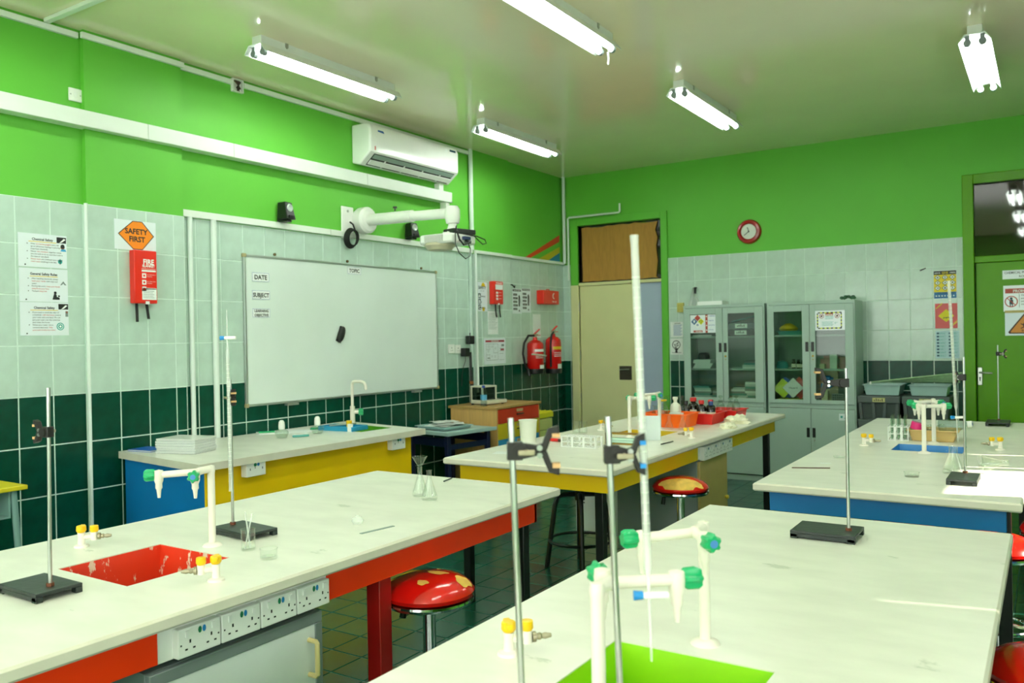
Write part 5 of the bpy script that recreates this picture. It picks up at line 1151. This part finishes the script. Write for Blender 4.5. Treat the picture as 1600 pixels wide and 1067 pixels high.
def stack(x, y, z, n, w, d, hgt, label, group, cols, jit=.012, rz=0, cat='book', nm='shelf_book'):
    for i in range(n):
        b = solo(nm, MB().box(-w/2, w/2, -d/2, d/2, .001, hgt-.001).box(-w/2-.002, w/2+.002, -d/2-.002, d/2+.002, hgt-.0015, hgt).box(-w/2-.002, w/2+.002, -d/2-.002, d/2+.002, 0, .0015), cols[i % len(cols)],
                 label, cat, (x+R.uniform(-jit, jit), y+R.uniform(-jit, jit)/2, z+hgt*i), rz+R.uniform(-.06, .06), group)
S1, S2, S0 = 1.2055, 1.5605, .8685
GP = [mat('book_white', '#dfe6e2', .5), mat('book_pale', '#b9c8c4', .5), mat('book_teal', '#5f9c98', .5), mat('book_grey', '#8a9496', .5)]
stack(-3.25, 9.03, S0, 7, .19, .25, .02, 'book in the left pile on the bottom shelf of the left steel cabinet', 'left pile, bottom shelf, left cabinet', GP)
stack(-3.10, 9.02, S0, 4, .12, .22, .022, 'book in the short pile beside it on the bottom shelf of the left steel cabinet', 'short pile, bottom shelf, left cabinet', GP[1:], rz=.2)
stack(-2.84, 9.04, S0, 6, .2, .26, .022, 'book in the leaning pile behind the right pane of the left steel cabinet, bottom shelf', 'leaning pile, bottom shelf, left cabinet', GP, .02, .15)
stack(-2.69, 9.0, S0, 8, .13, .22, .024, 'book in the tall pile behind the right pane of the left steel cabinet, bottom shelf', 'tall pile, bottom shelf, left cabinet', GP[::-1])
stack(-3.24, 9.03, S1, 5, .2, .26, .019, 'white paper ream on the middle shelf of the left steel cabinet', 'paper reams, middle shelf, left cabinet', GP[:1])
stack(-2.71, 9.02, S1, 4, .15, .24, .02, 'book in the small pile on the middle shelf of the left steel cabinet, right side', 'small pile, middle shelf, left cabinet', GP)
solo('black_case', MB().box(-.05, .05, -.08, .08, 0, .17), BLACK, 'rounded black case at the back of the middle shelf in the left steel cabinet', 'case', (-3.32, 9.16, S1), 0, bev=.03)
stack(-3.23, 9.02, S2, 1, .22, .25, .016, 'thin pale book lying on the top shelf behind the hazard diamond sheet', None, GP)
def binder(x, y, z, rz, m, txt, label):
    b = thing('lever_arch_file', label, 'binder', (x, y, z), rz); part('cover', MB().box(-.16, .16, -.13, .13, 0, .07), m, b, bev=.003)
    part('spine_label', MB().box(-.08, .05, -.1325, -.13, .012, .058), PAPER, b); p = MB(); [p.rect(-.06+.018*k, .026, -.06+.018*k+.011, .04+.006*((k*7) % 3), 0, -.1328) for k in range(5)]; part('print', p, [INK], b)
binder(-2.79, 9.02, S2, 0, mat('binder_black', '#1d2a2c', .5), 'Science', 'black lever arch file lying at the bottom of two on the top shelf')
binder(-2.79, 9.03, S2+.072, .03, mat('binder_grey', '#56686a', .5), 'Biology', 'grey lever arch file lying on top of the black one, top shelf')
tf = solo('teal_folder', MB().box(-.13, .13, -.1, .1, 0, .012), TEAL, 'teal folder tilted on top of the two lever arch files', 'folder', (-2.80, 9.05, S2+.178), 0); tf.rotation_euler = (.0, -.22, .1)
solo('white_papers', MB().box(-.14, .14, -.12, .12, 0, .045), PAPER, 'block of white papers lying on top of the left steel cabinet', 'paper', (-3.165, 9.05, 1.906), .05)
vine = MB()
for i in range(9): vine.lathe([(0, 0), (.022, .01), (.018, .03), (0, .035)], 7, at=(R.uniform(-.06, .06), R.uniform(-.04, .04), R.uniform(0, .02)))
solo('plastic_greenery', vine, mat('dark_leaf_green', '#1f5a34', .5, var=.2), 'small dark green clump lying on top of the right steel cabinet', 'ornament', (-1.72, 9.0, 1.906))
# contents of the right cabinet
solo('yellow_bag', MB().lathe([(0, .0), (.085, .0), (.1, .02), (.08, .045), (.03, .075), (0, .08)], 14), mat('bag_yellow', '#d8b21c', .6, var=.12, scale=20), 'yellow cloth bag on the teal tray, top shelf of the right steel cabinet', 'bag', (-2.33, 9.02, S2+.045))
tray((-2.29, 9.03, S2), .26, .22, .042, TEAL, 'teal tray on the top shelf of the right steel cabinet')
for i, (x, h) in enumerate(((-2.275, .1), (-2.225, .095), (-2.18, .09))):
    bottle('reagent_bottle', x, 8.99, h, .021, AMBER, CAPK, 'small dark reagent bottle on the middle shelf behind the left pane of the right cabinet', LABW, .018, .55, z=S1, group='small dark bottles on the middle shelf')
solo('teal_pouch', MB().lathe([(0, 0), (.06, 0), (.065, .03), (.05, .07), (0, .085)], 12), mat('pouch_teal', '#3f8f8c', .5, var=.1), 'teal plastic pouch on the middle shelf, left end of the right steel cabinet', 'pouch', (-2.40, 9.02, S1))
for i, (x, z, w, hgt, tl, c, l) in enumerate(((-2.372, S0, .15, .15, .7, 'c8d81e', 'lime green hazard card leaning at the lower left of the right steel cabinet'), (-2.34, S0+.005, .17, .17, .55, '2a58b0', 'blue hazard card behind the white one in the right steel cabinet'),
        (-2.27, S0+.005, .15, .15, .78, 'e6e8e4', 'white diamond card with writing in the right steel cabinet'), (-2.21, S0+.005, .17, .17, .7, 'c42818', 'red hazard card at the right of the card heap in the right steel cabinet'))):
    k = solo('hazard_card', MB().box(-w/2, w/2, -.002, .002, -hgt/2, hgt/2), mat('card_'+c, '#'+c, .4), l, 'card', (x, 8.93+.02*((i*2) % 4), z+.13), 0)
    k.rotation_euler = (-.25, tl, 0)
    if i == 2: p = MB(); p.text('Hazard', 0, -.01, .03, 0, -.003, 'c'); o = part('lettering', p, [INK], k); o.rotation_euler = (0, -tl, 0)
solo('lime_sheet', MB().box(-.13, .13, -.06, .06, 0, .02), MATS['card_c8d81e'], 'lime green folder lying flat under the hazard cards', 'folder', (-2.30, 8.97, S0))
BRN = mat('carton_pale', '#cfc8a8', .6, var=.08); PKC = mat('carton_pink', '#b88a84', .6, var=.1)
for x, y, z, w, d, h, m, l in ((-1.87, 9.0, S1, .07, .07, .15, mat('carton_green_white', '#bcd0c0', .5, var=.06), 'tall pale carton on the middle shelf of the right steel cabinet'), (-1.96, 9.05, S1, .1, .08, .10, PKC, 'pink and white carton left of the tall pale carton'),
        (-1.975, 8.96, S1, .05, .06, .05, BRN, 'tiny cream carton at the front left of the middle shelf'), (-1.78, 9.06, S1, .08, .08, .12, PKC, 'pinkish carton right of the tall pale carton'), (-1.92, 9.12, S1+.1, .14, .1, .03, PKC, 'flat pink box lying across the cartons at the back'),
        (-1.955, 8.97, S0, .06, .08, .12, BRN, 'cream carton on the bottom shelf below the blue bottles'), (-1.99, 8.99, S0, .045, .1, .06, mat('purple_box', '#5a2f6a', .5), 'small purple box in the lower left corner behind the sign pane')):
    solo('carton', MB().box(-w/2, w/2, -d/2, d/2, 0, h), m, l, 'box', (x, y, z), bev=.002)
wbx = thing('wooden_board', 'beige wooden rack on the bottom shelf carrying blue bottles', 'rack', (-1.935, 9.05, S0-.005)); part('back', MB().box(-.09, .09, .0, .015, .005, .315), BRN, wbx); part('top', MB().box(-.1, .1, -.08, .015, .30, .315), BRN, wbx)
part('shelf', MB().box(-.09, .09, -.08, 0, .19, .2).box(-.09, .09, -.08, 0, .122, .13), BRN, wbx)
for z, l in ((.235, 'blue bottle lying on the wooden rack in the right steel cabinet, the upper one'), (.16, 'blue bottle lying on the wooden rack in the right steel cabinet, the lower one')):
    solo('blue_bottle', MB().lathe([(0, 0), (.028, .002), (.03, .02), (.028, .09), (.012, .1), (.012, .12), (0, .12)], 12, axis='x'), BLUEP, l, 'bottle', (-2.0, 9.0, S0+z))
ks = thing('keypad_box', 'grey keypad like box at the bottom of the right steel cabinet', 'box', (-1.83, 8.97, S0)); part('case', MB().box(-.06, .06, -.02, .02, 0, .08), mat('keypad_grey', '#9aa29e', .5), ks, bev=.003)
for i in range(5):
    for j in range(3): part('key', MB().box(-.05+.021*i, -.034+.021*i, -.024, -.02, .012+.022*j, .028+.022*j), GREYP, ks)
# signs stuck on the panes and doors
def bsheet(name, x, z, w, h, label, cat, y=None, m=LAMI, tilt=0):
    o = solo(name, MB().box(-w/2, w/2, -.0016, 0, -h/2, h/2), m, label, cat, (x, (BY-.0058) if y is None else y, z)); o.rotation_euler = (0, tilt, 0); return o
PB = mat('pic_navy', '#1f5a86', .5); PR = mat('pic_red', '#a83c30', .5); PYL = mat('pic_yellow', '#d8de2c', .5)
o = bsheet('hazard_diamond_sheet', -3.215, 1.70, .29, .20, 'white sheet with a four colour hazard diamond on the left cabinet pane', 'sign', FY-.0085); p = MB()
def dia(x, z, s, m): p.poly([(x, z-s), (x+s, z), (x, z+s), (x-s, z)], m, Y1)
dia(-.062, .065, .036, 0); dia(-.1, .025, .036, 1); dia(-.022, .025, .036, 2); dia(-.062, -.014, .034, 3)
p.disc(-.1, .03, .012, 3, Y2, 10).rect(-.106, .012, -.094, .022, 3, Y2)
for k in range(3): a = PI/2+PI+k*2*PI/3; p.poly([(-.022+.004*math.cos(a), .025+.004*math.sin(a)), (-.022+.019*math.cos(a-.5), .025+.019*math.sin(a-.5)), (-.022+.019*math.cos(a+.5), .025+.019*math.sin(a+.5))], 4, Y2)
p.ring(-.062, -.012, .012, .004, 5, Y2, 10); p.text('W', -.062, -.02, .022, 5, Y3, 'c'); p.rect(-.11, -.094, -.005, -.072, 0, Y1); p.text('HAZARDS', -.05, -.09, .016, 3, Y2, 'c', True)
p.rect(.028, -.1, .054, .1, 0, Y1)
for k, s in enumerate(('FLAMMABLE', 'HEALTH', 'REACTIVE', 'SPECIAL')): p.text(s, .062, .078-.05*k, .016, 5, Y1, 'l', False, 1, .075); p.disc(.041, .08-.05*k, .007, 3, Y2, 8)
part('print', p, [PR, PB, PYL, PAPER, INK, INKB], o)
o = bsheet('warning_sheet', -1.876, 1.705, .29, .205, 'white sheet with a yellow and black hazard border on the right cabinet pane', 'sign', FY-.0085); p = MB()
for k in range(12):
    m = k % 2
    if k < 11: x = -.115+.0209*k; p.poly([(x, .07), (x+.0209, .07), (x+.0209, .082), (x, .082)], m, Y1).poly([(x, -.088), (x+.0209, -.088), (x+.0209, -.076), (x, -.076)], m, Y1)
    if k < 9: z = -.078+.0165*k; p.rect(-.125, z, -.114, z+.0165, m, Y1).rect(.106, z, .117, z+.0165, m, Y1)
for x in (-.08, .072): p.ring(x, .042, .024, .005, 2, Y1, 18).disc(x, .042, .01, 0, Y1, 10).line(x-.016, .026, x+.016, .058, .004, 2, Y2)
p.rect(-.042, .046, .034, .07, 3, Y1); p.text('DANGER', -.004, .05, .017, 4, Y2, 'c', True)
p.text('CHEMICAL STORAGE', -.004, .03, .014, 5, Y1, 'c', True, 1, .078); p.text('NO ENTRY', -.004, .012, .015, 5, Y1, 'c', True)
for k in range(4): p.rect(-.078, -.02-.012*k, .035-.01*(k % 2), -.0165-.012*k, 5, Y1); p.rect(.045, -.024-.008*k, .08-.012*(k % 3), -.0215-.008*k, 5, Y1) if k < 3 else None
part('print', p, [INK, PYL, PR, PR, PAPER, INKT], o)
o = bsheet('switch_card', -1.755, .722, .09, .07, 'small white card with blue print on the lower right cabinet door', 'card', FY-.0185); part('print', MB().rect(-.03, -.01, -.01, .012, 0, Y1).rect(.005, -.015, .03, -.008, 0, Y1), [INKT], o)

# ------------------------------------------------------------------ grey crates, trays and canes right of the cabinets
def crate(x0, x1, z, label, word):
    c = thing('plastic_crate', label, 'crate', ((x0+x1)/2, 9.08, z), 0, 'stacked dark grey crates'); w = (x1-x0)/2
    b = MB(); v = []
    for k, zz in ((.9, 0), (.97, .2)): v += [(-w*k, -.2*k, zz), (w*k, -.2*k, zz), (w*k, .2*k, zz), (-w*k, .2*k, zz)]
    b.add(v, [(0, 1, 5, 4), (1, 2, 6, 5), (2, 3, 7, 6), (3, 0, 4, 7), (3, 2, 1, 0)]); part('tub', b, mat('crate_body', '#37423f', .5, var=.06), c)
    part('rim', MB().box(-w, w, -.21, .21, .155, .234), GREYP, c, bev=.012)
    for i, x in enumerate((-w*.86, -w*.26, w*.3, w*.86)):
        d = .012*(-1 if x > 0 else 1)
        part('rib', MB().prism([(x-.013+d, 0), (x+.013+d, 0), (x+.013, .16), (x-.013, .16)], -.212, -.185), GREYP, c)
    if word:
        part('label', MB().box(-.055, .06, -.2125, -.21, .172, .212), mat('crate_label', '#c8c284', .6), c)
        p = MB(); [p.rect(-.042+.018*k, .18, -.042+.018*k+.01, .195+.005*((k*5) % 3), 0, -.213) for k in range(5)]; part('print', p, [INK], c)
for x0, x1, nm, wd in ((-1.63, -1.232, 'left', 'YEAR 8'), (-1.222, -.80, 'right', 'YEAR 9')):
    for k, pos in enumerate(('bottom', 'second lowest', 'third', 'topmost')):
        crate(x0, x1, .0005+.2365*k, pos+' dark grey crate of the '+nm+' stack by the steel cabinet', 'MIXED' if (k == 3 and nm == 'left') else 'GLASS' if k == 3 else None)
tray((-1.40, 9.05, .948), .34, .34, .105, PALET, 'pale shallow tray on the left crate stack', .0, .88, name='gratnell_tray' if 0 else 'plastic_tray')
tray((-.985, 9.05, .948), .34, .34, .105, PALET, 'pale shallow tray on the right crate stack', .0, .88)
solo('tray_knob', MB().lathe([(0, .03), (.012, .024), (.008, .012), (.014, 0), (0, 0)], 10), WHITE, 'tiny white peg standing at the left of the left pale tray', 'peg', (-1.52, 8.98, 1.05))
CANE = mat('pale_green_cane', '#8fae86', .5, var=.15, scale=20)
for i in range(6):
    p0 = (-1.52+.05*i, 9.05+.02*i, 1.066+.003*(i % 2)); p1 = (-.70-.008*i, 9.0+.04*i, 1.17-.0195*i)
    solo('bamboo_cane', MB().tube([p0, ((p0[0]+p1[0])/2, (p0[1]+p1[1])/2, (p0[2]+p1[2])/2+.002), p1], .009, 8), CANE, 'long pale green cane lying across the two pale trays', 'cane', group='canes on the pale trays')

# ------------------------------------------------------------------ back wall: clock, posters, hooks
ck = thing('wall_clock', 'round red wall clock with a plain white dial on the green wall', 'clock', (-2.83, BY, 2.732))
part('rim', MB().lathe([(.085, .035), (.1, .05), (.125, .045), (.138, .02), (.138, 0), (0, 0)], 36, axis='y'), mat('clock_red', '#a01414', .25, coat=.3), ck)
part('dial', MB().lathe([(0, .03), (.088, .03)], 28, axis='y'), mat('clock_dial', '#dfe6dc', .4), ck)
part('hand', MB().line(.004, -.004, -.014, .048, .009, 0, -.034), INK, ck); part('hand', MB().line(.006, .002, -.05, -.04, .008, 0, -.036), INK, ck)
part('hub', MB().cyl((0, -.03, 0), (0, -.038, 0), .009, n=10), INK, ck)
o = bsheet('ghs_poster', -.871, 2.038, .205, .285, 'yellow hazard symbols poster with nine white diamonds by the olive door', 'poster'); p = MB()
p.rect(-.1, .1, .1, .138, 0, Y1); p.text('KNOW THE', -.092, .111, .018, 3, Y2, 'l', True, 1, .05); p.text('GHS', 0, .108, .03, 1, Y2, 'c', True); p.text('SYMBOLS', .092, .111, .018, 3, Y2, 'r', True, 1, .05)
p.rect(-.1, -.075, .1, .1, 1, Y1); p.rect(-.1, -.138, .1, -.075, 2, Y1); p.text('HAZARD COMMUNICATION', 0, -.092, .014, 0, Y2, 'c', True, 1, .18)
for i in range(3):
    for j in range(3):
        x, z = -.066+.066*i, .072-.053*j; p.poly([(x, z-.026), (x+.029, z), (x, z+.026), (x-.029, z)], 0, Y2).poly([(x, z-.021), (x+.0235, z), (x, z+.021), (x-.0235, z)], 3, Y3)
        [lambda: p.disc(x, z, .008, 0, -.0040, 8), lambda: p.rect(x-.003, z-.012, x+.003, z+.012, 0, -.0040), lambda: p.poly([(x-.01, z-.006), (x+.01, z-.002), (x+.002, z+.008)], 0, -.0040)][(i+j) % 3]()
for k in range(7): p.disc(-.08+.026*k, -.113, .007, 3, Y2, 8)
part('print', p, [INK, mat('poster_yellow', '#e8d028', .5), mat('poster_blue', '#1f6aa0', .5), PAPER], o)
o = bsheet('chemical_hazard_poster', -.865, 1.724, .2, .25, 'red poster with a yellow hazard diamond, below the hazard symbols poster', 'poster', m=mat('poster_red', '#c22a1e', .3)); p = MB()
p.poly([(0, -.062), (.072, .0), (0, .066), (-.072, .0)], 0, Y1); p.poly([(-.03, -.03), (-.008, -.018), (0, -.028), (.012, -.018), (.032, -.026), (.026, -.012), (-.026, -.016)], 1, Y2)
for k in range(5): p.line(-.09+.012*k, .07+.01*k, -.084+.012*k, .085+.012*k, .006, 0, Y1); p.line(.04+.012*k, -.115+.01*k, .046+.012*k, -.095+.012*k, .006, 0, Y1)
part('print', p, [mat('poster_lemon', '#e4d414', .5), INK], o)
o = bsheet('apparatus_poster', -.858, 1.436, .212, .275, 'pale blue two column chart, lowest of the three posters by the olive door', 'poster', m=mat('poster_pale', '#b4d4dc', .4)); p = MB()
for k in range(8):
    for x in (-.095, .012): p.rect(x, .105-.032*k, x+.022, .122-.032*k, 0, Y1); p.rect(x+.027, .118-.032*k, x+.085, .1205-.032*k, 1, Y1); p.rect(x+.027, .111-.032*k, x+.075-.01*(k % 3), .1135-.032*k, 1, Y1); p.rect(x+.027, .104-.032*k, x+.08, .106-.032*k, 1, Y1)
part('print', p, [mat('chart_navy', '#24506a', .5), INKT], o)
o = bsheet('text_notice', -3.715, 1.645, .155, .185, 'small pale notice with lines of blue text left of the left cabinet', 'notice', m=PAPER); p = MB(); p.text('LAB RULES', .01, .068, .016, 1, Y1, 'c', True)
for k in range(11): p.rect(-.04, .052-.012*k, .068-.012*(k % 3), .056-.012*k, 0, Y1)
part('print', p, [INKB, INK], o)
o = bsheet('bulb_poster', -3.718, 1.445, .155, .195, 'white poster of a light bulb drawn with a plant inside', 'poster', m=PAPER); p = MB()
p.ring(-.005, .02, .052, .008, 0, Y1, 24); p.poly([(-.03, -.025), (-.022, -.03), (-.012, -.055), (.002, -.055), (.012, -.03), (.02, -.025), (.012, -.045), (-.018, -.045)], 0, Y1); p.disc(-.005, -.062, .015, 0, Y1, 12); p.rect(-.06, -.075, .055, -.07, 0, Y1)
p.line(-.005, -.05, -.003, .04, .005, 0, Y1)
for x, z, a in ((-.022, .018, 2.3), (.014, .012, .8), (-.017, -.01, 2.4), (.012, .038, 1.1)): p.poly([(x+.016*math.cos(a+t)*(1 if abs(math.sin(t)) < .5 else .5), z+.016*math.sin(a+t)*(1 if abs(math.sin(t)) < .5 else .5)) for t in (0, PI/2, PI, 3*PI/2)], 0, Y2)
part('print', p, [INK], o)
jx = thing('wall_box', 'yellowed square wall box beside the top of the left steel cabinet', 'wall box', (-3.655, BY-.006, 1.905)); part('case', MB().box(-.04, .04, -.035, 0, -.055, .055), mat('yellowed_plastic', '#c8c06a', .5), jx, bev=.004); part('cover', MB().box(-.028, .028, -.04, -.034, -.04, .04), mat('yellowed_cover', '#b8ae58', .5), jx)
hk = solo('coat_hook', MB().cyl((-3.463, BY-.006, 2.13), (-3.463, BY-.05, 2.12), .01, n=8).lathe([(0, .02), (.014, .012), (.014, -.06), (0, -.065)], 10, at=(-3.463, BY-.05, 2.12)), BLACK, 'black wall hook above the left steel cabinet', 'hook')
n = 12; v = []
for i in range(n+1):
    for z, hw in ((2.13, .015), (2.02, .045), (1.92, .085), (1.5, .10), (1.25, .11)):
        u = -1+2*i/n; v.append((-3.485+u*hw-.04*(2.13-z), BY-.03-.02*math.cos(u*9)-.012*math.cos(u*3), z+.03*math.cos(u*5)*(z < 1.3)))
solo('white_lab_coat', MB().add(v, [(5*i+k, 5*i+5+k, 5*i+6+k, 5*i+1+k) for i in range(n) for k in range(4)], 0, True), mat('coat_cloth', '#dfe8e2', .8, var=.04), 'white lab coat hanging from the black hook behind the left steel cabinet', 'coat')
# signs on the olive door
SY = BY-.0015
o = bsheet('door_sign', -.195, 2.105, .36, .085, 'white strip lettered CHEMICAL PREPARATION ROOM at the top of the olive door', 'sign', SY); p = MB(); p.text('CHEMICAL PREPARATION', 0, .008, .03, 0, Y1, 'c', False, 1, .33); p.text('ROOM', 0, -.03, .03, 0, Y1, 'c'); part('print', p, [INK], o)
o = bsheet('prohibition_sign', -.19, 1.875, .36, .25, 'white sign with a red banner and a crossed out figure on the olive door', 'sign', SY); p = MB(); p.rect(-.165, .05, .165, .095, 0, Y1); p.text('PROHIBITED', 0, .058, .036, 1, Y2, 'c', True)
p.ring(-.115, -.03, .055, .009, 0, Y1, 22).disc(-.115, .0, .012, 2, Y1, 10).rect(-.13, -.055, -.1, -.012, 2, Y1).rect(-.128, -.075, -.119, -.05, 2, Y1).rect(-.111, -.075, -.102, -.05, 2, Y1).line(-.152, .007, -.078, -.067, .008, 0, Y2)
p.rect(-.05, -.09, -.047, .045, 2, Y1)
for k, s in enumerate(('This area', 'authorised', 'personnel', 'only')): p.text(s, -.035, .02-.028*k, .024, 2, Y1)
part('print', p, [mat('door_sign_red', '#b43c2e', .4), PAPER, mat('door_sign_ink', '#1f3a44', .5)], o)
solo('tape_strip', MB().box(-.17, .17, -.0022, 0, -.012, .012), mat('buff_tape', '#b8a864', .4), 'buff tape strip between the two lower signs on the olive door', 'tape', (-.19, SY-.0017, 1.748))
o = bsheet('toxic_sign', -.185, 1.63, .35, .225, 'pale sheet with an orange warning triangle on the olive door', 'sign', SY, m=mat('sheet_blue_white', '#cfe0ea', .15)); p = MB()
p.poly([(-.14, -.095), (.14, -.095), (.15, -.08), (.015, .1), (-.015, .1), (-.15, -.08)], 0, Y1).poly([(-.125, -.085), (.125, -.085), (.13, -.075), (.01, .088), (-.01, .088), (-.13, -.075)], 1, Y2).ring(0, -.012, .028, .01, 0, Y3, 14).disc(0, -.008, .014, 0, Y3, 10).line(-.045, -.045, .045, .0, .008, 0, Y3).line(-.045, 0, .045, -.045, .008, 0, Y3); p.text('TOXIC', 0, -.078, .026, 0, Y3, 'c', True)
part('print', p, [mat('sign_brown', '#4a2c1c', .5), mat('sign_orange', '#d8861e', .4)], o)
for i, (x, z) in enumerate(((-1.05, 2.18),)): solo('lizard_mark', MB().box(-.03, .03, -.004, 0, -.006, .006), BLACK, 'small dark mark on the pale tiles left of the hazard symbols poster', 'mark', (-1.07, BY-.006, 2.2)).rotation_euler = (0, -.4, 0)
